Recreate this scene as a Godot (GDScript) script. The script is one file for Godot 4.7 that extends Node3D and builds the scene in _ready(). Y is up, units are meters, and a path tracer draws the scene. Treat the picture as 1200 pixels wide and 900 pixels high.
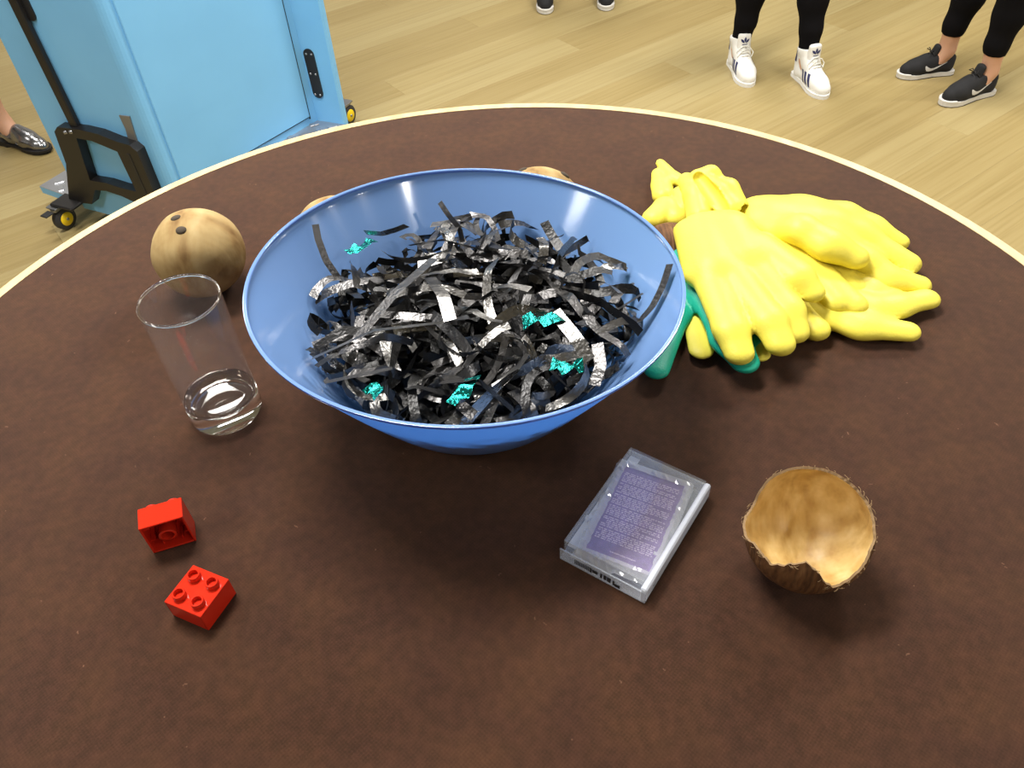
extends Node3D
# A round felt-topped table in a hall: bowl of shredded foil, gloves, coconuts, tumbler, bricks, cassette case.
# Units are metres, the floor is y = 0, the table top is y = TT.
const TT := 1.08
const ROOM_TURN := 0.6072            # the hall, its planks and its lamps run at this angle
const CEILING := 3.32
var M := {}
var used := {}
var rng := RandomNumberGenerator.new()

func _ready() -> void:
	rng.seed = 11
	# ---------------------------------------------------------------- camera
	var cam := Camera3D.new()
	cam.name = "camera"
	cam.fov = 50.562
	cam.near = 0.05
	cam.far = 60.0
	cam.transform = Transform3D(Basis(Vector3(0.998053, -0.043515, 0.044683), Vector3(0.062371, 0.696320, -0.715016), Vector3(0.0, 0.716411, 0.697679)).orthonormalized(), Vector3(0, TT + 0.51994, 0))
	add_child(cam)
	cam.current = true
	# ---------------------------------------------------------------- environment
	var env := Environment.new()
	env.background_mode = Environment.BG_COLOR
	env.background_color = Color(0.02, 0.02, 0.02)
	env.tonemap_mode = Environment.TONE_MAPPER_LINEAR
	env.tonemap_exposure = 1.0
	env.sdfgi_enabled = true
	env.ssao_enabled = true
	env.ssil_enabled = true
	var we := WorldEnvironment.new()
	we.name = "environment"
	we.environment = env
	add_child(we)
	make_materials()
	# ---------------------------------------------------------------- lamps in the ceiling (rows follow the hall)
	for p in [[6.2, 0.1], [4.8, 0.1], [4.9, 2.3], [3.45, 2.3], [1.98, 2.3], [0.52, 2.3]]:
		downlight(hall(p[0], p[1]), 4.2 if p[0] > 3.0 else 2.3, 0.03, 78.0)
	for b in [-1.45, -3.9]:
		for a in [0.3, 3.1]:
			light_panel(hall(a, b), 11.0 if b > -2.0 else 6.4)
	light_panel(hall(-2.5, -1.45), 5.5)
	# ---------------------------------------------------------------- structure, then things
	build_room()
	build_table()
	build_cart()
	build_bowl()
	build_foil()
	build_gloves()
	build_coconuts()
	build_glass()
	build_bricks()
	build_cassette()
	build_people()

# a point of the hall's own axes on the floor plan
func hall(a: float, b: float) -> Vector3:
	return Vector3(cos(ROOM_TURN) * a + sin(ROOM_TURN) * b, 0, -sin(ROOM_TURN) * a + cos(ROOM_TURN) * b)

# =================================================================== bookkeeping
func numbered(called: String) -> String:
	if not used.has(called):
		used[called] = 0
		return called
	used[called] += 1
	return "%s_%03d" % [called, used[called]]

func tag(o: Node, label: String, category: String, group := "") -> void:
	o.set_meta("label", label)
	o.set_meta("category", category)
	if group != "":
		o.set_meta("group", group)

func thing(called: String, label: String, category: String, at: Vector3, turn := 0.0, group := "") -> Node3D:
	var o := Node3D.new()
	o.name = numbered(called)
	add_child(o)
	o.position = at
	o.rotation.y = turn
	tag(o, label, category, group)
	return o

func part(called: String, mesh: Mesh, m: Material, parent: Node, label := "") -> MeshInstance3D:
	var o := MeshInstance3D.new()
	o.name = numbered(called) if parent == self else called
	o.mesh = mesh
	o.material_override = m
	parent.add_child(o, true)
	if label != "":
		o.set_meta("label", label)
	return o

func struct(called: String, mesh: Mesh, m: Material, label: String, category: String) -> MeshInstance3D:
	var o := part(called, mesh, m, self)
	tag(o, label, category)
	o.set_meta("kind", "structure")
	return o

# =================================================================== textures and materials
func noise(sd: int, freq: float, oct := 4, kind := FastNoiseLite.TYPE_SIMPLEX_SMOOTH) -> FastNoiseLite:
	var n := FastNoiseLite.new()
	n.seed = sd
	n.noise_type = kind
	n.frequency = freq
	n.fractal_octaves = oct
	return n

func noise_tex(sd: int, freq: float, size: int, ramp: Array, stretch := Vector2(1, 1)) -> ImageTexture:
	var n := noise(sd, freq)
	var data := PackedByteArray()
	data.resize(size * size * 3)
	var g := Gradient.new()
	g.offsets = PackedFloat32Array(ramp[0])
	g.colors = PackedColorArray(ramp[1])
	# tiles: the noise is read on a torus
	var r := size / TAU
	var k := 0
	for y in size:
		for x in size:
			var ax := x / r
			var v := n.get_noise_3d(cos(ax) * r * stretch.x, sin(ax) * r * stretch.x, (absf(y - size * 0.5)) * stretch.y) * 0.5 + 0.5
			var c := g.sample(clampf(v, 0, 1))
			data[k] = int(c.r * 255)
			data[k + 1] = int(c.g * 255)
			data[k + 2] = int(c.b * 255)
			k += 3
	return ImageTexture.create_from_image(Image.create_from_data(size, size, false, Image.FORMAT_RGB8, data))

func bump_tex(sd: int, freq: float, size: int, strength: float, stretch := Vector2(1, 1)) -> ImageTexture:
	var t := noise_tex(sd, freq, size, [[0, 1], [Color.BLACK, Color.WHITE]], stretch)
	var im := t.get_image()
	im.bump_map_to_normal_map(strength)
	return ImageTexture.create_from_image(im)

func mat(color: Color, rough := 0.6, metal := 0.0, spec := 0.5) -> StandardMaterial3D:
	var m := StandardMaterial3D.new()
	m.albedo_color = color
	m.roughness = rough
	m.metallic = metal
	m.metallic_specular = spec
	m.cull_mode = BaseMaterial3D.CULL_DISABLED
	return m

func tri(m: StandardMaterial3D, scale: float, world := false) -> StandardMaterial3D:
	m.uv1_triplanar = true
	m.uv1_world_triplanar = world
	m.uv1_scale = Vector3.ONE * scale
	return m

func felt_tex() -> ImageTexture:
	# woven brown cloth: warp and weft, blotches of old dirt, lint
	var s := 1536
	var n1 := noise(3, 0.010, 4)
	var n2 := noise(5, 0.06, 3)
	var data := PackedByteArray()
	data.resize(s * s * 3)
	var r := RandomNumberGenerator.new()
	r.seed = 77
	var k := 0
	for y in s:
		for x in s:
			var a := n1.get_noise_2d(x, y)
			var b := n2.get_noise_2d(x, y)
			var w := 0.035 * (1.0 if ((x >> 1) + (y >> 1)) & 1 else -1.0) + r.randf_range(-0.05, 0.05)
			var v := 1.0 + 0.10 * a + 0.09 * b + w
			data[k] = int(clampf(130 * v * (1.0 + 0.03 * b), 0, 255))
			data[k + 1] = int(clampf(130 * v, 0, 255))
			data[k + 2] = int(clampf(130 * v * (1.0 - 0.06 * a), 0, 255))
			k += 3
	for i in 260:
		var x := r.randi_range(4, s - 12)
		var y := r.randi_range(4, s - 12)
		var c := r.randf_range(175, 235)
		var d := Vector2.from_angle(r.randf() * TAU)
		for q in r.randi_range(1, 4):
			var px := int(x + d.x * q)
			var py := int(y + d.y * q)
			if px < 0 or py < 0 or px >= s or py >= s:
				continue
			var o := (py * s + px) * 3
			data[o] = int(c)
			data[o + 1] = int(c * 1.05)
			data[o + 2] = int(c * 1.08)
	return ImageTexture.create_from_image(Image.create_from_data(s, s, false, Image.FORMAT_RGB8, data))

func print_tex() -> ImageTexture:
	# the small print on the purple card: rows of words far too small to read
	var w := 256
	var h := 420
	var im := Image.create(w, h, false, Image.FORMAT_RGB8)
	im.fill(Color8(104, 86, 140))
	var n := noise(9, 0.03, 3)
	for y in h:
		for x in w:
			var v := 1.0 + 0.12 * n.get_noise_2d(x, y)
			im.set_pixel(x, y, Color(0.43 * v, 0.33 * v, 0.57 * v))
	var r := RandomNumberGenerator.new()
	r.seed = 4
	var ink := Color8(204, 190, 220)
	var para := 0
	var y := 40
	while y < 352:
		var x := 24 + (16 if r.randf() < 0.25 else 0)
		var stop := 234 if r.randf() < 0.85 else r.randi_range(120, 210)
		while x < stop:
			var ln := r.randi_range(6, 24)
			for q in mini(ln, stop - x):
				for t in 5:
					if r.randf() < 0.62:
						im.set_pixel(x + q, y + t, ink)
			x += ln + 4
		para += 1
		y += 8
		if para % 6 == 0:
			y += 5
	for x in range(96, 190):
		for t in 5:
			if r.randf() < 0.6:
				im.set_pixel(x, 384 + t, ink)
	return ImageTexture.create_from_image(im)

func make_materials() -> void:
	M.felt = mat(Color8(129, 89, 67), 0.8, 0, 0.14)
	M.felt.albedo_texture = felt_tex()
	M.felt.rim_enabled = true
	M.felt.rim = 1.0
	M.felt.rim_tint = 0.5
	M.edge_wood = mat(Color8(222, 196, 146), 0.45)
	M.edge_wood.albedo_texture = noise_tex(21, 0.05, 256, [[0.2, 0.8], [Color(0.86, 0.84, 0.8), Color(1, 1, 1)]], Vector2(1, 0.25))
	tri(M.edge_wood, 3.0)
	M.dark = mat(Color8(28, 28, 30), 0.5)
	M.steel = mat(Color8(150, 152, 155), 0.35, 0.9)
	# floor planks
	var grain := noise_tex(31, 0.045, 512, [[0.15, 0.5, 0.85], [Color(0.90, 0.88, 0.83), Color(0.97, 0.96, 0.94), Color(1, 1, 1)]], Vector2(1.4, 0.16))
	M.planks = []
	for c in [Color8(158, 142, 98), Color8(154, 137, 92), Color8(160, 145, 102), Color8(150, 133, 89), Color8(156, 139, 95)]:
		var m := mat(c, 0.42, 0, 0.45)
		m.albedo_texture = grain
		M.planks.append(m)
	M.subfloor = mat(Color8(120, 98, 66), 0.9)
	M.wall = mat(Color8(168, 167, 165), 0.9)
	M.ceiling = mat(Color8(165, 165, 164), 0.95)
	M.housing = mat(Color8(240, 240, 240), 0.4)
	M.glow = mat(Color(1, 1, 1), 0.5)
	M.glow.emission_enabled = true
	M.glow.emission = Color(1.0, 0.985, 0.965)
	M.glow.emission_energy_multiplier = 14.0
	M.panel_glow = mat(Color(1, 1, 1), 0.5)
	M.panel_glow.emission_enabled = true
	M.panel_glow.emission = Color(1.0, 0.985, 0.965)
	M.panel_glow.emission_energy_multiplier = 2.0
	# bowl
	M.bowl = mat(Color8(124, 160, 214), 0.12, 0, 0.5)
	M.bowl.backlight_enabled = true
	M.bowl.backlight = Color(0.19, 0.40, 0.70)
	# foil
	var crinkle := bump_tex(41, 0.05, 256, 6.0)
	M.foil = []
	for a in [[Color8(46, 46, 47), 0.36, 0.5], [Color8(92, 91, 91), 0.34, 0.85], [Color8(122, 121, 119), 0.3, 0.92], [Color8(142, 141, 139), 0.26, 1.0], [Color8(28, 28, 28), 0.38, 0.3]]:
		var m := mat(a[0], a[1], a[2])
		m.normal_enabled = true
		m.normal_texture = crinkle
		m.normal_scale = 0.42
		M.foil.append(m)
	M.teal = mat(Color8(34, 150, 142), 0.24, 0.95)
	M.teal.normal_enabled = true
	M.teal.normal_texture = crinkle
	M.teal.normal_scale = 0.9
	# gloves
	M.yellow = mat(Color8(236, 221, 84), 0.46, 0, 0.4)
	M.yellow.normal_enabled = true
	M.yellow.normal_texture = bump_tex(51, 0.12, 256, 2.0)
	M.yellow.normal_scale = 0.35
	tri(M.yellow, 14.0)
	M.yellow_in = mat(Color8(240, 226, 110), 0.7)
	M.green = mat(Color8(26, 166, 136), 0.45, 0, 0.4)
	M.green.normal_enabled = true
	M.green.normal_texture = M.yellow.normal_texture
	M.green.normal_scale = 0.4
	tri(M.green, 14.0)
	# coconuts
	M.coco = mat(Color(1, 1, 1), 0.75, 0, 0.3)
	M.coco.albedo_texture = noise_tex(61, 0.011, 512, [[0.18, 0.38, 0.56, 0.8], [Color8(112, 82, 50), Color8(152, 124, 80), Color8(172, 147, 100), Color8(188, 166, 120)]], Vector2(1.0, 0.6))
	M.coco.normal_enabled = true
	M.coco.normal_texture = bump_tex(62, 0.09, 256, 4.0, Vector2(1, 0.3))
	M.coco.normal_scale = 0.25
	tri(M.coco, 7.0)
	M.coco_eye = mat(Color8(72, 62, 50), 0.9)
	M.shell_in = mat(Color(1, 1, 1), 0.42, 0, 0.5)
	M.shell_in.albedo_texture = noise_tex(64, 0.018, 512, [[0.15, 0.42, 0.62, 0.85], [Color8(172, 132, 72), Color8(204, 172, 108), Color8(218, 190, 130), Color8(234, 214, 166)]], Vector2(1.0, 0.6))
	tri(M.shell_in, 9.0)
	M.shell_out = mat(Color(1, 1, 1), 0.7, 0, 0.35)
	M.shell_out.albedo_texture = noise_tex(65, 0.06, 256, [[0.2, 0.5, 0.85], [Color8(58, 38, 24), Color8(104, 70, 42), Color8(134, 98, 62)]], Vector2(2.0, 0.25))
	M.shell_out.normal_enabled = true
	M.shell_out.normal_texture = bump_tex(66, 0.1, 256, 5.0, Vector2(2, 0.2))
	M.shell_out.normal_scale = 0.7
	tri(M.shell_out, 10.0)
	M.shell_edge = mat(Color8(132, 106, 72), 0.85)
	# glass, bricks
	M.glass = mat(Color(0.985, 0.995, 0.99, 0.0), 0.0, 0, 0.5)
	M.glass.refraction_enabled = true
	M.glass.refraction_scale = 0.05
	M.glass_wall = mat(Color(0.95, 0.97, 0.97, 0.03), 0.02, 0, 0.5)
	M.glass_wall.transparency = BaseMaterial3D.TRANSPARENCY_ALPHA
	M.red = mat(Color8(208, 46, 26), 0.07, 0, 0.4)
	# cassette case
	M.clear = mat(Color(0.9, 0.93, 0.95, 0.07), 0.05, 0, 0.5)
	M.clear.transparency = BaseMaterial3D.TRANSPARENCY_ALPHA
	M.frost = mat(Color(0.88, 0.90, 0.94, 0.65), 0.28, 0, 0.5)
	M.frost.transparency = BaseMaterial3D.TRANSPARENCY_ALPHA
	M.tray = mat(Color(0.88, 0.91, 0.95, 0.28), 0.06, 0, 0.5)
	M.tray.transparency = BaseMaterial3D.TRANSPARENCY_ALPHA
	M.wrap = mat(Color(0.95, 0.96, 0.98, 0.38), 0.05, 0, 1.0)
	M.wrap.transparency = BaseMaterial3D.TRANSPARENCY_ALPHA
	M.card = mat(Color(1, 1, 1), 0.4)
	M.card.albedo_texture = print_tex()
	M.card_edge = mat(Color8(112, 92, 150), 0.5)
	M.silver_paper = mat(Color8(150, 152, 160), 0.3, 0.7)
	M.ink = mat(Color8(40, 38, 38), 0.6)
	# cart
	M.blue_paint = mat(Color8(124, 192, 240), 0.42)
	M.blue_paint.albedo_texture = noise_tex(71, 0.012, 256, [[0.2, 0.8], [Color(0.94, 0.95, 0.96), Color(1, 1, 1)]])
	tri(M.blue_paint, 1.2)
	M.black_paint = mat(Color8(24, 22, 22), 0.42)
	M.checker = mat(Color8(176, 178, 182), 0.3, 0.75)
	M.tape = mat(Color8(128, 128, 126), 0.4, 0.4)
	M.rubber = mat(Color8(46, 46, 48), 0.6)
	M.hub = mat(Color8(240, 206, 20), 0.4)
	M.gap = mat(Color8(38, 60, 72), 0.9)
	# people
	M.skin = mat(Color8(206, 158, 128), 0.55)
	M.skin.subsurf_scatter_enabled = true
	M.skin.subsurf_scatter_strength = 0.1
	M.legging = mat(Color8(17, 16, 18), 0.9, 0, 0.2)
	M.navy = mat(Color8(28, 28, 52), 0.85)
	M.white_leather = mat(Color8(232, 231, 226), 0.5)
	M.lace = mat(Color8(226, 224, 214), 0.8)
	M.stripe = mat(Color8(38, 44, 92), 0.6)
	M.black_knit = mat(Color8(22, 22, 24), 0.85)
	M.white_sole = mat(Color8(216, 213, 206), 0.6)
	M.swoosh = mat(Color8(212, 212, 212), 0.4)
	M.silver_shoe = mat(Color8(150, 150, 152), 0.22, 0.9)
	M.black_sole = mat(Color8(26, 24, 24), 0.6)

# =================================================================== mesh helpers
func begin() -> SurfaceTool:
	var st := SurfaceTool.new()
	st.begin(Mesh.PRIMITIVE_TRIANGLES)
	return st

func finish(st: SurfaceTool) -> ArrayMesh:
	st.generate_normals()
	st.index()
	return st.commit()

func quad(st: SurfaceTool, a: Vector3, b: Vector3, c: Vector3, d: Vector3, ua := Vector2.ZERO, ub := Vector2(1, 0), uc := Vector2(1, 1), ud := Vector2(0, 1)) -> void:
	# a b c d run clockwise seen from outside
	for e in [[a, ua], [b, ub], [c, uc], [a, ua], [c, uc], [d, ud]]:
		st.set_uv(e[1])
		st.add_vertex(e[0])

func add_box(st: SurfaceTool, x: Transform3D, size: Vector3, bevel := 0.0) -> void:
	# a box centred on x, its edges chamfered
	var h := size * 0.5
	var b := minf(bevel, minf(h.x, minf(h.y, h.z)) * 0.9)
	var ax := [Vector3.RIGHT, Vector3.UP, Vector3.BACK]
	var flat := 0
	for i in 3:
		for s in [-1.0, 1.0]:
			var n: Vector3 = ax[i] * s
			var u: Vector3 = ax[(i + 1) % 3]
			var v: Vector3 = ax[(i + 2) % 3] * s
			var hu: float = h[(i + 1) % 3] - b
			var hv: float = h[(i + 2) % 3] - b
			var c: Vector3 = n * h[i]
			st.set_smooth_group(-1)
			quad(st, x * (c - u * hu + v * hv), x * (c + u * hu + v * hv), x * (c + u * hu - v * hv), x * (c - u * hu - v * hv))
			flat += 1
	if b <= 0.0:
		return
	for i in 3:
		var j := (i + 1) % 3
		var k := (i + 2) % 3
		for sj in [-1.0, 1.0]:
			for sk in [-1.0, 1.0]:
				var e: Vector3 = ax[i] * (h[i] - b)
				var p1: Vector3 = ax[j] * sj * h[j] + ax[k] * sk * (h[k] - b)
				var p2: Vector3 = ax[j] * sj * (h[j] - b) + ax[k] * sk * h[k]
				if sj * sk > 0:
					quad(st, x * (p1 - e), x * (p1 + e), x * (p2 + e), x * (p2 - e))
				else:
					quad(st, x * (p1 + e), x * (p1 - e), x * (p2 - e), x * (p2 + e))
	for sx in [-1.0, 1.0]:
		for sy in [-1.0, 1.0]:
			for sz in [-1.0, 1.0]:
				var a := Vector3(sx * h.x, sy * (h.y - b), sz * (h.z - b))
				var c := Vector3(sx * (h.x - b), sy * h.y, sz * (h.z - b))
				var d := Vector3(sx * (h.x - b), sy * (h.y - b), sz * h.z)
				for p in ([a, d, c] if sx * sy * sz > 0 else [a, c, d]):
					st.set_uv(Vector2.ZERO)
					st.add_vertex(x * p)

func box_mesh(size: Vector3, bevel := 0.0, x := Transform3D.IDENTITY) -> ArrayMesh:
	var st := begin()
	add_box(st, x, size, bevel)
	return finish(st)

func at(p: Vector3) -> Transform3D:
	return Transform3D(Basis.IDENTITY, p)

# profile: [radius, y] from the start to the end; a third entry true starts a hard edge there
func add_lathe(st: SurfaceTool, profile: Array, segs: int, x := Transform3D.IDENTITY) -> void:
	var group := 1
	for i in profile.size() - 1:
		var p: Array = profile[i]
		var q: Array = profile[i + 1]
		if p.size() > 2:
			group += 1
		st.set_smooth_group(group)
		for k in segs:
			var a := TAU * k / segs
			var b := TAU * ((k + 1) % segs) / segs
			var p0 := x * Vector3(p[0] * cos(a), p[1], p[0] * sin(a))
			var p1 := x * Vector3(p[0] * cos(b), p[1], p[0] * sin(b))
			var q0 := x * Vector3(q[0] * cos(a), q[1], q[0] * sin(a))
			var q1 := x * Vector3(q[0] * cos(b), q[1], q[0] * sin(b))
			if q[0] > 1e-6:
				for v in [p0, q1, q0]:
					st.set_uv(Vector2(v.x, v.z))
					st.add_vertex(v)
			if p[0] > 1e-6:
				for v in [p0, p1, q1]:
					st.set_uv(Vector2(v.x, v.z))
					st.add_vertex(v)

func lathe_mesh(profile: Array, segs: int, x := Transform3D.IDENTITY) -> ArrayMesh:
	var st := begin()
	add_lathe(st, profile, segs, x)
	return finish(st)

# a flat outline in the xy plane of x, given depth along its +z
func add_extrude(st: SurfaceTool, outline: PackedVector2Array, depth: float, x: Transform3D, holes: Array = []) -> void:
	var pieces: Array = [outline]
	var tris := Geometry2D.triangulate_polygon(outline)
	st.set_smooth_group(-1)
	for i in range(0, tris.size(), 3):
		var t := [outline[tris[i]], outline[tris[i + 1]], outline[tris[i + 2]]]
		for v in t:
			st.set_uv(v)
			st.add_vertex(x * Vector3(v.x, v.y, depth))
		for k in [2, 1, 0]:
			st.set_uv(t[k])
			st.add_vertex(x * Vector3(t[k].x, t[k].y, 0))
	for i in outline.size():
		var a := outline[i]
		var b := outline[(i + 1) % outline.size()]
		quad(st, x * Vector3(a.x, a.y, 0), x * Vector3(b.x, b.y, 0), x * Vector3(b.x, b.y, depth), x * Vector3(a.x, a.y, depth))

func extrude_mesh(outline: Array, depth: float, x := Transform3D.IDENTITY) -> ArrayMesh:
	var st := begin()
	add_extrude(st, PackedVector2Array(outline), depth, x)
	return finish(st)

func add_tube(st: SurfaceTool, pts: Array, r: float, segs := 8) -> void:
	st.set_smooth_group(1)
	var rings := []
	var side := Vector3.UP
	for i in pts.size():
		var d: Vector3 = (pts[mini(i + 1, pts.size() - 1)] - pts[maxi(i - 1, 0)]).normalized()
		if absf(d.dot(side)) > 0.95:
			side = Vector3.RIGHT
		var u := d.cross(side).normalized()
		var v := u.cross(d).normalized()
		side = v
		var ring := []
		for k in segs:
			var a := TAU * k / segs
			ring.append(pts[i] + (u * cos(a) + v * sin(a)) * r)
		rings.append(ring)
	for i in rings.size() - 1:
		for k in segs:
			var n := (k + 1) % segs
			quad(st, rings[i][k], rings[i][n], rings[i + 1][n], rings[i + 1][k])
	for e in [0, rings.size() - 1]:
		for k in range(1, segs - 1):
			for v in [rings[e][0], rings[e][k], rings[e][k + 1]]:
				st.set_uv(Vector2.ZERO)
				st.add_vertex(v)

func tube_mesh(pts: Array, r: float, segs := 8) -> ArrayMesh:
	var st := begin()
	add_tube(st, pts, r, segs)
	return finish(st)

# a ribbon along pts; widths lie along sides; one sheet of foil
func ribbon_mesh(pts: Array, sides: Array, width: float, origin: Vector3) -> ArrayMesh:
	var st := begin()
	st.set_smooth_group(1)
	var s := 0.0
	for i in pts.size() - 1:
		var l: float = pts[i].distance_to(pts[i + 1])
		var a: Vector3 = pts[i] - origin
		var b: Vector3 = pts[i + 1] - origin
		var wa: Vector3 = sides[i] * width * 0.5
		var wb: Vector3 = sides[i + 1] * width * 0.5
		var u0 := s * 18.0
		var u1 := (s + l) * 18.0
		quad(st, a - wa, b - wb, b + wb, a + wa, Vector2(u0, 0), Vector2(u1, 0), Vector2(u1, 0.16), Vector2(u0, 0.16))
		s += l
	return finish(st)

# ---- a smooth body around chains of [x, y, z, radius], meshed as surface nets.
# ky flattens every cross-section in y; cuts are [point, normal] half-spaces taken away; subs are chains taken away.
func bone_distance(p: Vector3, a: Vector3, b: Vector3, ra: float, rb: float) -> float:
	var ab := b - a
	var l := ab.length_squared()
	var t := 0.0 if l < 1e-12 else clampf((p - a).dot(ab) / l, 0.0, 1.0)
	return (p - a - ab * t).length() - lerpf(ra, rb, t)

func bones_of(chains: Array, ky: float) -> Array:
	var out := []
	for ch in chains:
		for i in maxi(ch.size() - 1, 1):
			var a: Array = ch[i]
			var b: Array = ch[mini(i + 1, ch.size() - 1)]
			out.append([Vector3(a[0], a[1] * ky, a[2]), Vector3(b[0], b[1] * ky, b[2]), a[3], b[3]])
	return out

func body_at(bones: Array, sm: float, p: Vector3) -> float:
	var f := 1.0
	for b in bones:
		var d := bone_distance(p, b[0], b[1], b[2], b[3])
		var h := maxf(sm - absf(f - d), 0.0) / sm
		f = minf(f, d) - h * h * sm * 0.25
	return f

func body_mesh(chains: Array, cell: float, ky: float, sm: float, origin := Vector3.ZERO, cuts: Array = [], subs: Array = [], wob := 0.0) -> ArrayMesh:
	var bones := bones_of(chains, ky)
	var lo := Vector3.ONE * 1e9
	var hi := -lo
	for b in bones:
		var r := maxf(b[2], b[3]) + sm * 0.4
		for q in [b[0], b[1]]:
			lo = lo.min(q - Vector3.ONE * r)
			hi = hi.max(q + Vector3.ONE * r)
	lo -= Vector3.ONE * cell * 2
	hi += Vector3.ONE * cell * 2
	var nx := int((hi.x - lo.x) / cell) + 2
	var ny := int((hi.y - lo.y) / cell) + 2
	var nz := int((hi.z - lo.z) / cell) + 2
	var f := PackedFloat32Array()
	f.resize(nx * ny * nz)
	f.fill(1.0)
	for b in bones:
		var pad := maxf(b[2], b[3]) + sm + cell * 2
		var a0: Vector3 = (b[0] as Vector3).min(b[1]) - Vector3.ONE * pad
		var a1: Vector3 = (b[0] as Vector3).max(b[1]) + Vector3.ONE * pad
		var pa: Vector3 = b[0]
		var ab: Vector3 = b[1] - b[0]
		var l := maxf(ab.length_squared(), 1e-12)
		var ra: float = b[2]
		var dr: float = b[3] - b[2]
		for iy in range(maxi(0, int((a0.y - lo.y) / cell)), mini(ny, int((a1.y - lo.y) / cell) + 2)):
			for iz in range(maxi(0, int((a0.z - lo.z) / cell)), mini(nz, int((a1.z - lo.z) / cell) + 2)):
				var row := (iy * nz + iz) * nx
				for ix in range(maxi(0, int((a0.x - lo.x) / cell)), mini(nx, int((a1.x - lo.x) / cell) + 2)):
					var q := Vector3(lo.x + ix * cell, lo.y + iy * cell, lo.z + iz * cell) - pa
					var t := clampf(q.dot(ab) / l, 0.0, 1.0)
					var d := (q - ab * t).length() - ra - dr * t
					var o := f[row + ix]
					var h := maxf(sm - absf(o - d), 0.0) / sm
					f[row + ix] = minf(o, d) - h * h * sm * 0.25
	var sb := bones_of(subs, ky)
	var wn := noise(91, 14.0, 2)
	for iy in ny:
		for iz in nz:
			var row := (iy * nz + iz) * nx
			for ix in nx:
				var v := f[row + ix]
				if v > 0.9:
					continue
				var q := Vector3(lo.x + ix * cell, lo.y + iy * cell, lo.z + iz * cell)
				var real := Vector3(q.x, q.y / ky, q.z)
				if wob > 0.0:
					v += wob * wn.get_noise_3dv(real)
				for b in sb:
					v = maxf(v, -bone_distance(q, b[0], b[1], b[2], b[3]))
				for c in cuts:
					v = maxf(v, (real - c[0]).dot(c[1]))
				f[row + ix] = v
	# one vertex in each crossed cell
	var at_cell := PackedInt32Array()
	at_cell.resize(nx * ny * nz)
	at_cell.fill(-1)
	var verts := PackedVector3Array()
	var norms := PackedVector3Array()
	var sx := 1
	var sz := nx
	var sy := nx * nz
	var corner := [0, sx, sy, sx + sy, sz, sx + sz, sy + sz, sx + sy + sz]
	var cpos := [Vector3(0, 0, 0), Vector3(1, 0, 0), Vector3(0, 1, 0), Vector3(1, 1, 0), Vector3(0, 0, 1), Vector3(1, 0, 1), Vector3(0, 1, 1), Vector3(1, 1, 1)]
	var edges := [[0, 1], [2, 3], [4, 5], [6, 7], [0, 2], [1, 3], [4, 6], [5, 7], [0, 4], [1, 5], [2, 6], [3, 7]]
	for iy in ny - 1:
		for iz in nz - 1:
			var row := (iy * nz + iz) * nx
			for ix in nx - 1:
				var i := row + ix
				if f[i] > 0.5:
					continue
				var inside := 0
				for c in corner:
					if f[i + c] < 0.0:
						inside += 1
				if inside == 0 or inside == 8:
					continue
				var sum := Vector3.ZERO
				var cnt := 0
				for e in edges:
					var va := f[i + corner[e[0]]]
					var vb := f[i + corner[e[1]]]
					if (va < 0.0) != (vb < 0.0):
						sum += (cpos[e[0]] as Vector3).lerp(cpos[e[1]], va / (va - vb))
						cnt += 1
				sum /= cnt
				var g := Vector3.ZERO
				for c in 8:
					var w: Vector3 = cpos[c]
					g += (w * 2.0 - Vector3.ONE) * f[i + corner[c]]
				at_cell[i] = verts.size()
				var p := lo + (Vector3(ix, iy, iz) + sum) * cell
				verts.append(Vector3(p.x, p.y / ky, p.z) - origin)
				norms.append(Vector3(g.x, g.y * ky, g.z).normalized())
	var idx := PackedInt32Array()
	for iy in range(1, ny - 1):
		for iz in range(1, nz - 1):
			var row := (iy * nz + iz) * nx
			for ix in range(1, nx - 1):
				var i := row + ix
				var v0 := f[i]
				if v0 > 0.5:
					continue
				for ax in 3:
					var d: int = [sx, sy, sz][ax]
					var v1 := f[i + d]
					if (v0 < 0.0) == (v1 < 0.0):
						continue
					var u: int = [sy, sz, sx][ax]
					var w: int = [sz, sx, sy][ax]
					var a := at_cell[i - u - w]
					var b := at_cell[i - w]
					var c := at_cell[i]
					var e := at_cell[i - u]
					if mini(mini(a, b), mini(c, e)) < 0:
						continue
					if v0 < 0.0:
						idx.append_array([a, c, b, a, e, c])
					else:
						idx.append_array([a, b, c, a, c, e])
	var arr := []
	arr.resize(Mesh.ARRAY_MAX)
	arr[Mesh.ARRAY_VERTEX] = verts
	arr[Mesh.ARRAY_NORMAL] = norms
	arr[Mesh.ARRAY_INDEX] = idx
	var m := ArrayMesh.new()
	m.add_surface_from_arrays(Mesh.PRIMITIVE_TRIANGLES, arr)
	return m

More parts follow.
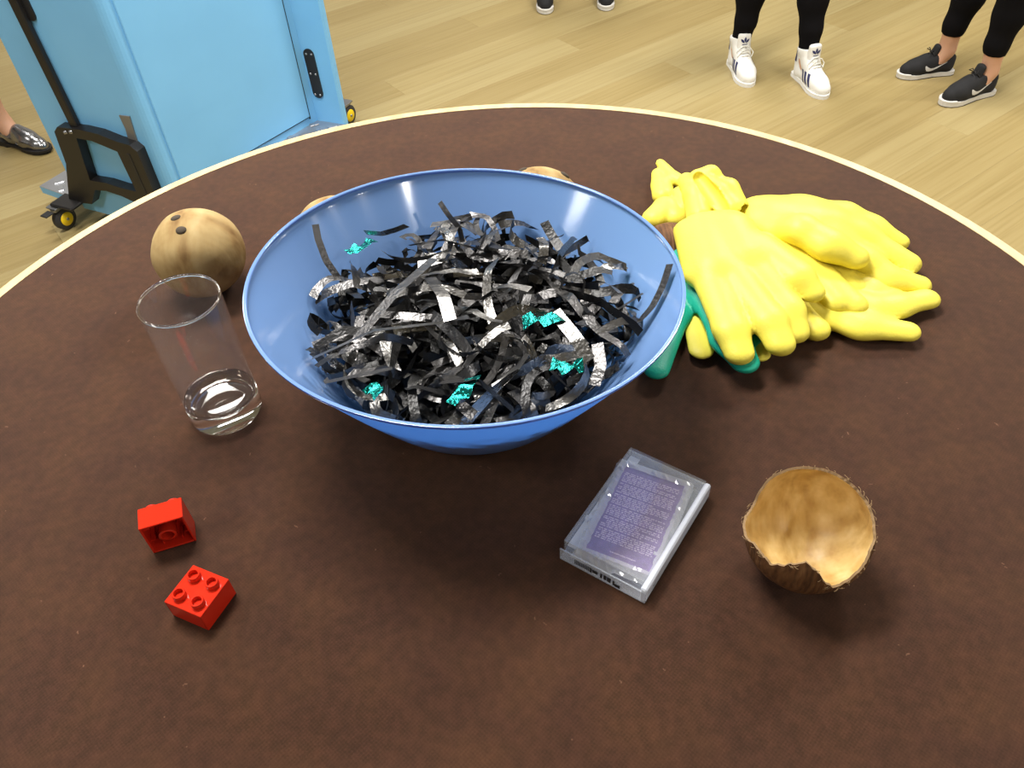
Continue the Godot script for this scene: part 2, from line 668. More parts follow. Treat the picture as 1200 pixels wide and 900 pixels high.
# =================================================================== the hall
func downlight(p: Vector3, power: float, rad: float, cone: float) -> void:
	var o := thing("ceiling_downlight", "round white recessed downlight in the hall ceiling", "light", Vector3(p.x, CEILING, p.z), 0, "ceiling downlights")
	part("trim_ring", lathe_mesh([[rad + 0.001, -0.001], [rad + 0.003, -0.008], [rad + 0.03, -0.006], [rad + 0.032, -0.001]], 32), M.housing, o)
	part("lamp_diffuser", lathe_mesh([[0.0, -0.004], [rad, -0.004], [rad, -0.001], [0.0, -0.001]], 32), M.glow, o)
	var l := SpotLight3D.new()
	l.name = "lamp"
	l.position = Vector3(0, -0.02, 0)
	l.rotation.x = -PI / 2
	l.light_color = Color(1.0, 0.985, 0.965)
	l.light_energy = power
	l.light_size = rad
	l.spot_range = 14.0
	l.spot_angle = cone
	l.spot_angle_attenuation = 0.95
	l.spot_attenuation = 2.0
	l.shadow_enabled = true
	o.add_child(l)

func light_panel(p: Vector3, power: float) -> void:
	var o := thing("ceiling_panel", "long white fluorescent panel in the hall ceiling", "light", Vector3(p.x, CEILING, p.z), ROOM_TURN, "ceiling light panels")
	var st := begin()
	for s in [-1.0, 1.0]:
		add_box(st, at(Vector3(0, -0.012, s * 0.31)), Vector3(1.26, 0.024, 0.02), 0.003)
		add_box(st, at(Vector3(s * 0.62, -0.012, 0)), Vector3(0.02, 0.024, 0.6), 0.003)
	part("frame", finish(st), M.housing, o)
	part("lamp_diffuser", box_mesh(Vector3(1.22, 0.008, 0.6), 0.0, at(Vector3(0, -0.006, 0))), M.panel_glow, o)
	var l := AreaLight3D.new()
	l.name = "lamp"
	l.position = Vector3(0, -0.03, 0)
	l.rotation.x = -PI / 2
	l.area_size = Vector2(1.2, 0.58)
	l.light_color = Color(1.0, 0.985, 0.965)
	l.light_energy = power
	l.area_range = 14.0
	l.area_attenuation = 2.0
	l.shadow_enabled = true
	o.add_child(l)

func build_room() -> void:
	var turn := Basis(Vector3.UP, ROOM_TURN)
	var mid := hall(1.8, -1.36)
	var la := 13.2
	var lb := 9.0
	var fl := struct("floor", box_mesh(Vector3(la + 0.4, 0.1, lb + 0.4)), M.subfloor, "pale oak plank floor of the hall", "floor")
	fl.transform = Transform3D(turn, mid + Vector3(0, -0.064, 0))
	# planks, each its own board, laid in staggered rows
	var pw := 0.172
	var meshes := []
	for v in 6:
		var st := begin()
		add_box(st, Transform3D.IDENTITY, Vector3(2.3, 0.014, pw - 0.0003), 0.0002)
		var mdl := finish(st)
		var a := mdl.surface_get_arrays(0)
		var vs: PackedVector3Array = a[Mesh.ARRAY_VERTEX]
		var uv := PackedVector2Array()
		for q in vs:
			uv.append(Vector2(q.z * 1.7 + v * 0.37, q.x * 0.32 + v * 0.21))
		a[Mesh.ARRAY_TEX_UV] = uv
		var am := ArrayMesh.new()
		am.add_surface_from_arrays(Mesh.PRIMITIVE_TRIANGLES, a)
		meshes.append(am)
	var rows := int(lb / pw)
	for r in rows:
		var off := fposmod(r * 0.83, 2.3)
		for k in 7:
			var cx := -la * 0.5 + off - 1.15 + k * 2.3003
			if cx < -la * 0.5 - 0.2 or cx > la * 0.5 + 0.2:
				continue
			var o := part("plank", meshes[rng.randi() % 6], M.planks[rng.randi() % 5], fl)
			o.position = Vector3(cx, 0.057, -lb * 0.5 + (r + 0.5) * pw)
	var ce := struct("ceiling", box_mesh(Vector3(la + 0.4, 0.12, lb + 0.4)), M.ceiling, "plain white ceiling of the hall", "ceiling")
	ce.transform = Transform3D(turn, mid + Vector3(0, CEILING + 0.06, 0))
	for w in [["wall_back", Vector3(0, 0, -lb * 0.5 - 0.1), Vector3(la + 0.4, CEILING, 0.2)], ["wall_front", Vector3(0, 0, lb * 0.5 + 0.1), Vector3(la + 0.4, CEILING, 0.2)], ["wall_left", Vector3(-la * 0.5 - 0.1, 0, 0), Vector3(0.2, CEILING, lb)], ["wall_right", Vector3(la * 0.5 + 0.1, 0, 0), Vector3(0.2, CEILING, lb)]]:
		var o := struct(w[0], box_mesh(w[2]), M.wall, "plain off-white hall wall, %s side" % w[0].trim_prefix("wall_"), "wall")
		o.transform = Transform3D(turn, mid + turn * w[1] + Vector3(0, CEILING * 0.5, 0))

func build_table() -> void:
	var o := thing("round_table", "round standing table with brown woven cloth top and pale wooden edge", "table", Vector3(-0.014, 0, -0.4673))
	var rad := 0.5653
	var w := 0.0125
	var st := begin()
	var segs := 160
	# cloth-covered disc, textured straight from above
	for k in segs:
		var a := TAU * k / segs
		var b := TAU * (k + 1) / segs
		var ri := rad - w
		for v in [Vector3.ZERO, Vector3(cos(a) * ri, 0, sin(a) * ri), Vector3(cos(b) * ri, 0, sin(b) * ri)]:
			st.set_normal(Vector3.UP)
			st.set_uv(Vector2(0.5 + v.x / 1.14, 0.5 + v.z / 1.14))
			st.add_vertex(v + Vector3(0, TT, 0))
	part("cloth_top", st.commit(), M.felt, o, "brown woven cloth surface with lint")
	part("edge_band", lathe_mesh([[rad - w, TT - 0.02], [rad - w, TT + 0.0006, true], [rad - 0.0015, TT + 0.0006, true], [rad, TT - 0.001], [rad, TT - 0.03, true], [rad - w, TT - 0.03, true], [rad - w, TT - 0.02]], segs), M.edge_wood, o, "pale wooden edge band")
	part("board", lathe_mesh([[0.0, TT - 0.0008], [rad - w, TT - 0.0008, true], [rad - w, TT - 0.028, true], [0.0, TT - 0.028]], 64), M.edge_wood, o)
	part("column", lathe_mesh([[0.12, TT - 0.028], [0.12, TT - 0.034, true], [0.038, TT - 0.04, true], [0.038, 0.03]], 32), M.steel, o)
	part("foot_plate", lathe_mesh([[0.0, 0.034], [0.05, 0.034], [0.27, 0.016], [0.275, 0.010], [0.275, 0.0], [0.0, 0.0]], 48), M.dark, o)

# =================================================================== the blue cart
func caster(parent: Node3D, p: Vector3, turn: float) -> void:
	var c := Node3D.new()
	c.name = "caster"
	parent.add_child(c, true)
	c.position = p
	c.rotation.y = turn
	var ax := Transform3D(Basis(Vector3.BACK, PI / 2), Vector3(0, 0.04, 0))   # wheel axle along x
	part("tyre", lathe_mesh([[0.024, -0.014], [0.036, -0.014], [0.04, -0.010], [0.04, 0.010], [0.036, 0.014], [0.024, 0.014]], 32, ax), M.rubber, c)
	part("hub", lathe_mesh([[0.0, -0.017], [0.022, -0.017], [0.025, -0.013], [0.025, 0.013], [0.022, 0.017], [0.0, 0.017]], 28, ax), M.hub, c, "yellow wheel hub")
	var st := begin()
	add_box(st, at(Vector3(0, 0.084, 0.004)), Vector3(0.026, 0.014, 0.05), 0.004)
	add_box(st, at(Vector3(0, 0.094, 0.006)), Vector3(0.046, 0.006, 0.05), 0.001)
	part("fork", finish(st), M.steel, c)
	part("brake_pedal", box_mesh(Vector3(0.03, 0.006, 0.035), 0.002, at(Vector3(0, 0.085, 0.05))), M.dark, c)
	part("axle_nut", lathe_mesh([[0.0, -0.020], [0.005, -0.020], [0.005, 0.020], [0.0, 0.020]], 8, ax), M.steel, c)

func build_cart() -> void:
	var p0 := Vector3(-1.46, 0, -2.50)
	var p1 := Vector3(-1.036, 0, -2.291)
	var ap := Vector3(-0.647, 0, -2.78)
	var sr := Vector3(-0.543, 0, -2.737)
	var o := thing("display_cart", "tall light blue wooden cart on yellow-hubbed casters behind the table", "cart", p0)
	var top := 1.72
	var a := (p1 - p0).normalized()
	var n := Vector3(-a.z, 0, a.x)
	if n.z < 0:
		n = -n
	var b := (ap - p1).normalized()
	var s := (sr - ap).normalized()
	# plan outlines are in x, -z; extruding along +z then turning up
	var up := Transform3D(Basis(Vector3.RIGHT, -PI / 2), Vector3.ZERO)
	var plan := func(pts: Array) -> Array:
		var out := []
		for q in pts:
			out.append(Vector2(q.x - p0.x, -(q.z - p0.z)))
		return out
	var r := 0.03
	var back := p0 + (ap - p1) * 0.98
	var corner := []
	for k in 6:
		var t := k / 5.0
		corner.append((p1 - a * r).lerp(p1, t).lerp(p1.lerp(p1 + b * r, t), t))
	part("cabinet_body", extrude_mesh(plan.call([p0] + corner + [ap, back]), top - 0.05, up.translated(Vector3(0, 0.05, 0))), M.blue_paint, o)
	var m := Vector3(-b.z, 0, b.x)
	if m.z < 0:
		m = -m
	# the door on the panel face, in (along, height)
	var face := Transform3D(Basis(b, Vector3.UP, b.cross(Vector3.UP)), p1 - p0)
	if face.basis.z.dot(m) < 0:
		face = Transform3D(Basis(b, Vector3.UP, m), p1 - p0)
	part("door", box_mesh(Vector3(0.555, top - 0.26, 0.014), 0.002, face * at(Vector3(0.035 + 0.2775, 0.212 + (top - 0.26) * 0.5, 0.001))), M.blue_paint, o, "flush blue door panel")
	var st := begin()
	add_box(st, face * at(Vector3(0.594, 0.95, 0.0)), Vector3(0.006, 1.5, 0.003))
	add_box(st, face * at(Vector3(0.31, 0.209, 0.0)), Vector3(0.57, 0.006, 0.003))
	part("door_gap", finish(st), M.gap, o)
	# the wing to the right of the door
	var wf := Transform3D(Basis(s, Vector3.UP, Vector3(-s.z, 0, s.x)), ap - p0)
	part("wing_panel", box_mesh(Vector3(0.133, top - 0.06, 0.03), 0.006, wf * at(Vector3(0.0465, 0.06 + (top - 0.06) * 0.5, -0.015))), M.blue_paint, o)
	var slot := capsule(0.020, 0.175)
	var hs := part("hand_hold", extrude_mesh(slot, 0.004, wf * Transform3D(Basis(Vector3.BACK, 0.02), Vector3(0.030, 0.359, 0.0003))), M.dark, o, "black slotted hand hold")
	for q in [[-0.010, 0.07], [0.010, 0.07], [-0.010, 0.0], [0.010, 0.0], [-0.010, -0.075], [0.010, -0.075]]:
		part("rivet", lathe_mesh([[0.0, 0.003], [0.003, 0.002], [0.004, 0.0]], 10, wf * Transform3D(Basis(Vector3.RIGHT, PI / 2), Vector3(0.030 + q[0], 0.359 + q[1], 0.0045))), M.steel, hs)
	# chequer-plate decks
	deck(o, plan.call([ap, p1.lerp(ap, 0.45), p1.lerp(ap, 0.45) + Vector3(0.16, 0, 0.05), sr + Vector3(-0.02, 0, 0.08), sr]), 0.18, up, [Vector3(-0.655, 0, -2.75), 0.055])
	deck(o, plan.call([Vector3(-1.625, 0, -2.582), Vector3(-1.50, 0, -2.505), Vector3(-1.47, 0, -2.50), Vector3(-1.42, 0, -2.62), Vector3(-1.53, 0, -2.74)]), 0.10, up, [Vector3(-1.56, 0, -2.60), 0.055])
	# black steel foot bracket on the left face: (along, height) outlines
	var af := Transform3D(Basis(a, Vector3.UP, n), Vector3.ZERO)
	var ring_out := [Vector2(0.088, 0.375), Vector2(0.112, 0.396), Vector2(0.216, 0.404), Vector2(0.283, 0.403), Vector2(0.348, 0.391), Vector2(0.402, 0.387), Vector2(0.424, 0.37), Vector2(0.424, 0.17), Vector2(0.315, 0.165), Vector2(0.269, 0.178), Vector2(0.205, 0.184), Vector2(0.15, 0.176), Vector2(0.10, 0.11), Vector2(-0.01, 0.098), Vector2(0.035, 0.19), Vector2(0.069, 0.258)]
	var ring_in := [Vector2(0.178, 0.37), Vector2(0.242, 0.372), Vector2(0.337, 0.353), Vector2(0.345, 0.212), Vector2(0.283, 0.212), Vector2(0.222, 0.217), Vector2(0.148, 0.212), Vector2(0.162, 0.29)]
	# the opening splits the bracket into strips
	var strips := [
		[ring_out[0], ring_out[1], ring_out[2], ring_in[0], ring_in[7], ring_in[6], ring_out[11], ring_out[12], ring_out[13], ring_out[14], ring_out[15]],
		[ring_out[2], ring_out[3], ring_out[4], ring_out[5], ring_in[2], ring_in[1], ring_in[0]],
		[ring_out[5], ring_out[6], ring_out[7], ring_out[8], ring_in[4], ring_in[3], ring_in[2]],
		[ring_in[4], ring_out[8], ring_out[9], ring_out[10], ring_out[11], ring_in[6], ring_in[5]]]
	st = begin()
	for q in strips:
		var pv := PackedVector2Array(q)
		if Geometry2D.is_polygon_clockwise(pv):
			pv.reverse()
		add_extrude(st, pv, 0.034, af)
	part("foot_bracket", finish(st), M.black_paint, o, "black steel bracket around the wheel")
	part("bracket_slot", box_mesh(Vector3(0.012, 0.15, 0.004), 0.001, af * Transform3D(Basis(Vector3.BACK, 0.02), Vector3(0.383, 0.28, 0.034))), M.dark, o)
	part("caster_mount", box_mesh(Vector3(0.10, 0.012, 0.075), 0.004, af * at(Vector3(0.0, 0.102, 0.045))), M.black_paint, o)
	for q in [[0.140, 0.383], [0.166, 0.389]]:
		part("bolt", lathe_mesh([[0.0, 0.006], [0.005, 0.005], [0.007, 0.0]], 12, af * Transform3D(Basis(Vector3.RIGHT, PI / 2), Vector3(q[0], q[1], 0.034))), M.steel, o)
	part("push_bar", box_mesh(Vector3(0.033, 1.2, 0.02), 0.004, af * Transform3D(Basis(Vector3.BACK, 0.035), Vector3(0.150, 0.99, 0.012))), M.black_paint, o)
	part("side_hand_hold", extrude_mesh(capsule(0.019, 0.15), 0.004, af * Transform3D(Basis(Vector3.BACK, 0.02), Vector3(0.182, 0.795, 0.0004))), M.dark, o)
	part("tape_scrap", extrude_mesh([Vector2(0.368, 0.372), Vector2(0.404, 0.374), Vector2(0.409, 0.42), Vector2(0.415, 0.468), Vector2(0.373, 0.465), Vector2(0.377, 0.42)], 0.004, af * at(Vector3(0, 0, 0.0005))), M.tape, o, "scrap of grey tape")
	caster(o, Vector3(-1.522, 0, -2.462) - p0, -0.5)
	caster(o, Vector3(-0.592, 0, -3.085) - p0, -0.5)
	caster(o, Vector3(-1.06, 0, -2.42) - p0, 0.2)
	caster(o, Vector3(-1.0, 0, -2.93) - p0, 0.4)

func capsule(r: float, l: float) -> Array:
	var out := []
	for k in 17:
		var t := PI * k / 16.0
		out.append(Vector2(cos(t) * r, l * 0.5 - r + sin(t) * r))
	for k in 17:
		var t := PI + PI * k / 16.0
		out.append(Vector2(cos(t) * r, -l * 0.5 + r + sin(t) * r))
	return out

func deck(parent: Node3D, outline: Array, y: float, up: Transform3D, lug: Array) -> void:
	var pv := PackedVector2Array(outline)
	if Geometry2D.is_polygon_clockwise(pv):
		pv.reverse()
	var st := begin()
	add_extrude(st, pv, 0.026, up.translated(Vector3(0, y - 0.028, 0)))
	part("base_board", finish(st), M.blue_paint, parent)
	st = begin()
	add_extrude(st, pv, 0.002, up.translated(Vector3(0, y - 0.002, 0)))
	var pl := part("chequer_plate", finish(st), M.checker, parent, "grey chequer-plate deck")
	var inner: Array = Geometry2D.offset_polygon(pv, -0.012)
	if inner.is_empty():
		return
	for i in range(-6, 7):
		for j in range(-6, 7):
			var c := Vector2(lug[0].x + 1.46, -(lug[0].z + 2.50)) + Vector2(0.9, 0.43) * (i * 0.052) + Vector2(-0.43, 0.9) * (j * 0.052)
			if not Geometry2D.is_point_in_polygon(c, inner[0]):
				continue
			var turn := 0.45 + (PI / 2 if (i + j) % 2 != 0 else 0.0)
			part("lug", box_mesh(Vector3(0.036, 0.005, 0.020), 0.0024), M.checker, pl).transform = Transform3D(Basis(Vector3.UP, turn), Vector3(c.x, y + 0.001, -c.y))

# =================================================================== bowl and foil
const BOWL := Vector3(-0.0305, 1.08, -0.5147)
const BOWL_R := 0.171
const BOWL_B := 0.088
const BOWL_H := 0.12

func bowl_radius(y: float) -> float:
	var t := clampf(y / BOWL_H, 0, 1)
	return lerpf(BOWL_B, BOWL_R, pow(t, 0.92)) - 0.003

func bowl_lean(x: float, z: float, y: float) -> float:
	# the soft rim dips to the right and to the back
	return clampf(y / BOWL_H, 0, 1) * (-0.0527 * x + 0.0559 * z)

func build_bowl() -> void:
	var prof := []
	for k in 25:
		var t := k / 24.0
		var corner := 1.0 - 0.05 * pow(1.0 - minf(t * 8.0, 1.0), 2.0)
		prof.append([lerpf(BOWL_B, BOWL_R, pow(t, 0.92)) * corner, t * BOWL_H])
	var rimp := [[BOWL_R + 0.0012, BOWL_H], [BOWL_R + 0.0010, BOWL_H + 0.0012], [BOWL_R - 0.001, BOWL_H + 0.0016], [BOWL_R - 0.0024, BOWL_H + 0.0004]]
	var full := [[0.0, 0.0], [BOWL_B * 0.94, 0.0]] + prof.slice(1) + rimp
	full.append([BOWL_R - 0.0012, BOWL_H - 0.0012])
	full.append([BOWL_R, BOWL_H - 0.002])
	var st := begin()
	var segs := 128
	for i in full.size() - 1:
		st.set_smooth_group(2 if i > 26 and i < 31 else 1)
		for k in segs:
			var ps := []
			for e in [[i, k], [i + 1, k], [i + 1, k + 1], [i, k + 1]]:
				var an: float = TAU * (int(e[1]) % segs) / segs
				var q: Array = full[e[0]]
				var v := Vector3(q[0] * cos(an), q[1], q[0] * sin(an))
				v.y += bowl_lean(v.x, v.z, v.y)
				ps.append(v)
			quad(st, ps[3], ps[2], ps[1], ps[0])
	var o := part("mixing_bowl", finish(st), M.bowl, self)
	o.position = BOWL
	tag(o, "large translucent blue plastic bowl full of shredded black foil", "bowl")

func mound(r: float) -> float:
	return 0.104 - 0.030 * pow(r / 0.135, 2.0)

func into_bowl(p: Vector3, lift := 0.0) -> Vector3:
	# keep a point of foil inside the wall and above the floor of the bowl (bowl's own axes)
	p.y = maxf(p.y, 0.008)
	var flat := Vector2(p.x, p.z)
	var most := bowl_radius(p.y - bowl_lean(p.x, p.z, p.y)) - 0.004 - 0.006 * smoothstep(0.03, 0.10, p.z)
	if flat.length() > most:
		flat = flat.normalized() * most
	return Vector3(flat.x, p.y, flat.y)

func strip_path(r: RandomNumberGenerator, deep: bool) -> Array:
	var rad := sqrt(r.randf()) * (0.108 if deep else 0.128)
	var an := r.randf() * TAU
	var p := Vector3(cos(an) * rad, 0, sin(an) * rad)
	var lvl := mound(rad)
	p.y = r.randf_range(0.015, lvl - 0.02) if deep else lvl + r.randf_range(-0.020, 0.002)
	var l := r.randf_range(0.035, 0.085)
	var n := 9
	var yaw := r.randf() * TAU
	var pitch := r.randf_range(-0.5, 0.5)
	var curl := r.randf_range(-1, 1) * r.randf_range(0.0, 0.6)
	var nod := r.randf_range(-0.3, 0.3)
	var kink := r.randi_range(2, 7)
	var kink_by := r.randf_range(-1.0, 1.0) if r.randf() < 0.55 else 0.0
	var roll := r.randf_range(-0.9, 0.9)
	var twist := r.randf_range(-0.22, 0.22)
	if r.randf() < 0.3:
		roll += PI * 0.5
	var pts := []
	var sides := []
	var step := l / (n - 1)
	for i in n:
		var d := Vector3(cos(yaw) * cos(pitch), sin(pitch), sin(yaw) * cos(pitch))
		var side := d.cross(Vector3.UP).normalized()
		var nrm := side.cross(d).normalized()
		pts.append(p)
		sides.append((side * cos(roll) + nrm * sin(roll)).normalized())
		if i == kink:
			pitch += kink_by
			yaw += kink_by * 0.7
		yaw += curl
		pitch += nod * 0.35
		if pitch > 0.7:
			pitch = 0.7
			nod = -absf(nod)
		roll += twist
		p += d * step
	# settle it: middle on the mound, all of it in the bowl
	for i in n:
		var q: Vector3 = pts[i]
		var cap := mound(Vector2(q.x, q.z).length()) + (0.010 if not deep else -0.012)
		q.y = minf(q.y, cap + r.randf() * 0.002)
		pts[i] = into_bowl(q)
	return [pts, sides]

func foil_strip(pts: Array, sides: Array, width: float, m: Material, label: String, group: String) -> void:
	var mid: Vector3 = pts[pts.size() / 2]
	var o := part("foil_strip", ribbon_mesh(pts, sides, width, mid), m, self)
	o.position = BOWL + mid
	tag(o, label, "foil strip", group)

func lead_strip(world: Array, side: Vector3, width: float, m: Material, label: String) -> void:
	# a strip one can single out: a curve through given points (table axes)
	var c := Curve3D.new()
	for i in world.size():
		var q: Array = world[i]
		var prev: Array = world[maxi(i - 1, 0)]
		var next: Array = world[mini(i + 1, world.size() - 1)]
		var tan := (Vector3(next[0], next[1], next[2]) - Vector3(prev[0], prev[1], prev[2])) * 0.18
		c.add_point(Vector3(q[0], q[1], q[2]) - Vector3(BOWL.x, 0, BOWL.z), -tan, tan)
	var l := c.get_baked_length()
	var pts := []
	var sides := []
	for i in 13:
		var t := l * i / 12.0
		var p := into_bowl(c.sample_baked(t))
		var d := (c.sample_baked(minf(t + 0.002, l)) - c.sample_baked(maxf(t - 0.002, 0))).normalized()
		pts.append(p)
		sides.append((side - d * side.dot(d)).normalized())
	foil_strip(pts, sides, width, m, label, "")

func where(p: Vector3) -> String:
	var d := ("back" if p.z < -0.04 else "front" if p.z > 0.04 else "middle")
	return d + (" left" if p.x < -0.06 else " centre left" if p.x < -0.01 else " right" if p.x > 0.06 else " centre right" if p.x > 0.01 else "")

func build_foil() -> void:
	var r := RandomNumberGenerator.new()
	r.seed = 2024
	# strips one can tell apart
	lead_strip([[-0.159, 0.125, -0.589], [-0.158, 0.115, -0.582], [-0.153, 0.1, -0.571], [-0.145, 0.085, -0.565]], Vector3(0.8, 0.1, -0.5), 0.006, M.foil[1], "black foil strip standing up against the left inside wall of the bowl")
	lead_strip([[-0.054, 0.118, -0.622], [-0.047, 0.11, -0.613], [-0.038, 0.1, -0.606], [-0.036, 0.09, -0.599]], Vector3(0.9, 0.2, 0.3), 0.005, M.foil[1], "thin grey foil strip sticking up at the back of the bowl")
	lead_strip([[0.133, 0.112, -0.521], [0.125, 0.1, -0.505], [0.116, 0.09, -0.495], [0.106, 0.083, -0.488], [0.096, 0.08, -0.486]], Vector3(0.6, 0.6, 0.5), 0.008, M.foil[1], "black foil strip hooked up the right inside wall of the bowl")
	lead_strip([[0.109, 0.1, -0.501], [0.098, 0.095, -0.497], [0.082, 0.088, -0.492]], Vector3(-0.4, 0.3, 0.9), 0.008, M.foil[1], "short straight foil strip just left of the hooked strip")
	lead_strip([[-0.082, 0.1, -0.585], [-0.052, 0.106, -0.582], [-0.01, 0.1, -0.567]], Vector3(0.2, 0.7, 0.7), 0.008, M.foil[0], "flat black foil strip lying along the back edge of the heap")
	lead_strip([[0.047, 0.1, -0.56], [0.025, 0.102, -0.554], [-0.001, 0.096, -0.553]], Vector3(0, 0.6, 0.8), 0.008, M.foil[0], "black foil strip pointing right from the back of the heap")
	lead_strip([[-0.146, 0.094, -0.427], [-0.106, 0.104, -0.425], [-0.087, 0.104, -0.429]], Vector3(0.1, 0.5, 0.9), 0.009, M.foil[1], "wide grey foil strip lying flat at the left front of the heap")
	lead_strip([[-0.150, 0.099, -0.450], [-0.102, 0.112, -0.463], [-0.049, 0.114, -0.465]], Vector3(0.1, 0.5, 0.9), 0.009, M.foil[2], "long grey foil strip lying across the middle of the heap")
	lead_strip([[-0.118, 0.098, -0.47], [-0.088, 0.110, -0.51], [-0.058, 0.112, -0.548]], Vector3(0.8, 0.3, 0.5), 0.011, M.foil[1], "wide straight grey foil strip running diagonally on the left of the heap")
	lead_strip([[-0.062, 0.106, -0.531], [-0.049, 0.118, -0.492], [-0.044, 0.112, -0.469]], Vector3(0.95, 0.0, 0.2), 0.010, M.foil[2], "grey foil strip pointing at the viewer in the heap's middle")
	lead_strip([[0.036, 0.110, -0.474], [0.050, 0.108, -0.444], [0.058, 0.1, -0.428]], Vector3(0.9, 0.3, -0.2), 0.010, M.foil[2], "grey foil strip bent down beside the upper teal scrap")
	lead_strip([[0.066, 0.1, -0.446], [0.066, 0.097, -0.425], [0.060, 0.09, -0.412]], Vector3(0.9, 0.2, 0.3), 0.009, M.foil[1], "grey foil strip folded down at the right front of the heap")
	lead_strip([[-0.052, 0.1, -0.415], [-0.025, 0.105, -0.411], [0.0, 0.098, -0.385]], Vector3(0.5, 0.5, 0.7), 0.010, M.foil[1], "matt grey foil strip beside the lower teal scrap")
	lead_strip([[0.043, 0.1, -0.511], [0.048, 0.112, -0.515], [0.056, 0.116, -0.513], [0.063, 0.111, -0.508], [0.061, 0.1, -0.504]], Vector3(0.2, 0.4, 0.9), 0.005, M.foil[4], "narrow black foil strip arching as a loop at the heap's right")
	lead_strip([[-0.118, 0.115, -0.587], [-0.103, 0.116, -0.582], [-0.09, 0.122, -0.578], [-0.08, 0.127, -0.576]], Vector3(0.1, 0.8, 0.5), 0.009, M.foil[3], "crumpled silver foil strip rising from the back left of the heap")
	# teal scraps
	var scraps := [
		[Vector3(0.028, 0.108, -0.466), 0.034, "crumpled teal foil scrap, uppermost of those at the heap's right"],
		[Vector3(0.041, 0.104, -0.419), 0.024, "crumpled teal foil scrap near the right front of the bowl"],
		[Vector3(-0.031, 0.104, -0.399), 0.030, "crumpled teal foil scrap at the front middle of the bowl"],
		[Vector3(-0.122, 0.107, -0.578), 0.026, "small teal foil scrap at the back left of the heap"],
		[Vector3(-0.098, 0.104, -0.411), 0.014, "tiny teal foil scrap at the left front of the heap"]]
	for s in scraps:
		var p: Vector3 = s[0] - Vector3(BOWL.x, 0, BOWL.z)
		var l: float = s[1]
		var yaw := r.randf_range(-0.7, 0.3)
		p -= Vector3(cos(yaw), 0, sin(yaw)) * l * 0.5
		var pts := []
		var sides := []
		for i in 7:
			pts.append(p + Vector3(0, r.randf_range(-0.003, 0.003), 0))
			p += Vector3(cos(yaw), 0, sin(yaw)) * l / 6.0
			yaw += r.randf_range(-0.35, 0.35)
			sides.append(Vector3(-sin(yaw), r.randf_range(-0.9, 0.9), cos(yaw)).normalized())
		foil_strip(pts, sides, 0.011, M.teal, s[2], "")
	# the loose heap: look-alikes
	var names := ["matt black", "dark grey", "grey", "shiny silver", "black"]
	for i in 290:
		var e := strip_path(r, false)
		var k: int = [0, 0, 1, 1, 1, 1, 2, 2, 2, 3, 4, 4][r.randi() % 12]
		foil_strip(e[0], e[1], r.randf_range(0.0055, 0.009), M.foil[k], "curled %s foil strip at the %s of the tangled heap" % [names[k], where(e[0][4])], "shredded foil strips in the blue bowl")
	# and the rest of the filling below them
	var st := begin()
	for i in 420:
		var e := strip_path(r, true)
		st.append_from(ribbon_mesh(e[0], e[1], r.randf_range(0.007, 0.010), Vector3.ZERO), 0, Transform3D.IDENTITY)
	var o := part("shredded_foil", st.commit(), M.foil[4], self)
	o.position = BOWL
	tag(o, "shredded black foil filling the bowl beneath the top strips", "shredded foil")
	o.set_meta("kind", "stuff")

# =================================================================== gloves
func glove(called: String, label: String, chains: Array, ky: float, m: Material, cuts: Array = [], sm := 0.010, wob := 0.0012) -> Node3D:
	var c := Vector3.ZERO
	var cnt := 0
	for ch in chains:
		for q in ch:
			c += Vector3(q[0], 0, q[2])
			cnt += 1
	c /= cnt
	var o := thing(called, label, "glove", c + Vector3(0, TT, 0), 0, "rubber gloves heaped on the table")
	part("hand", body_mesh(chains, 0.0026, ky, sm, c, cuts, [], wob), m, o)
	return o

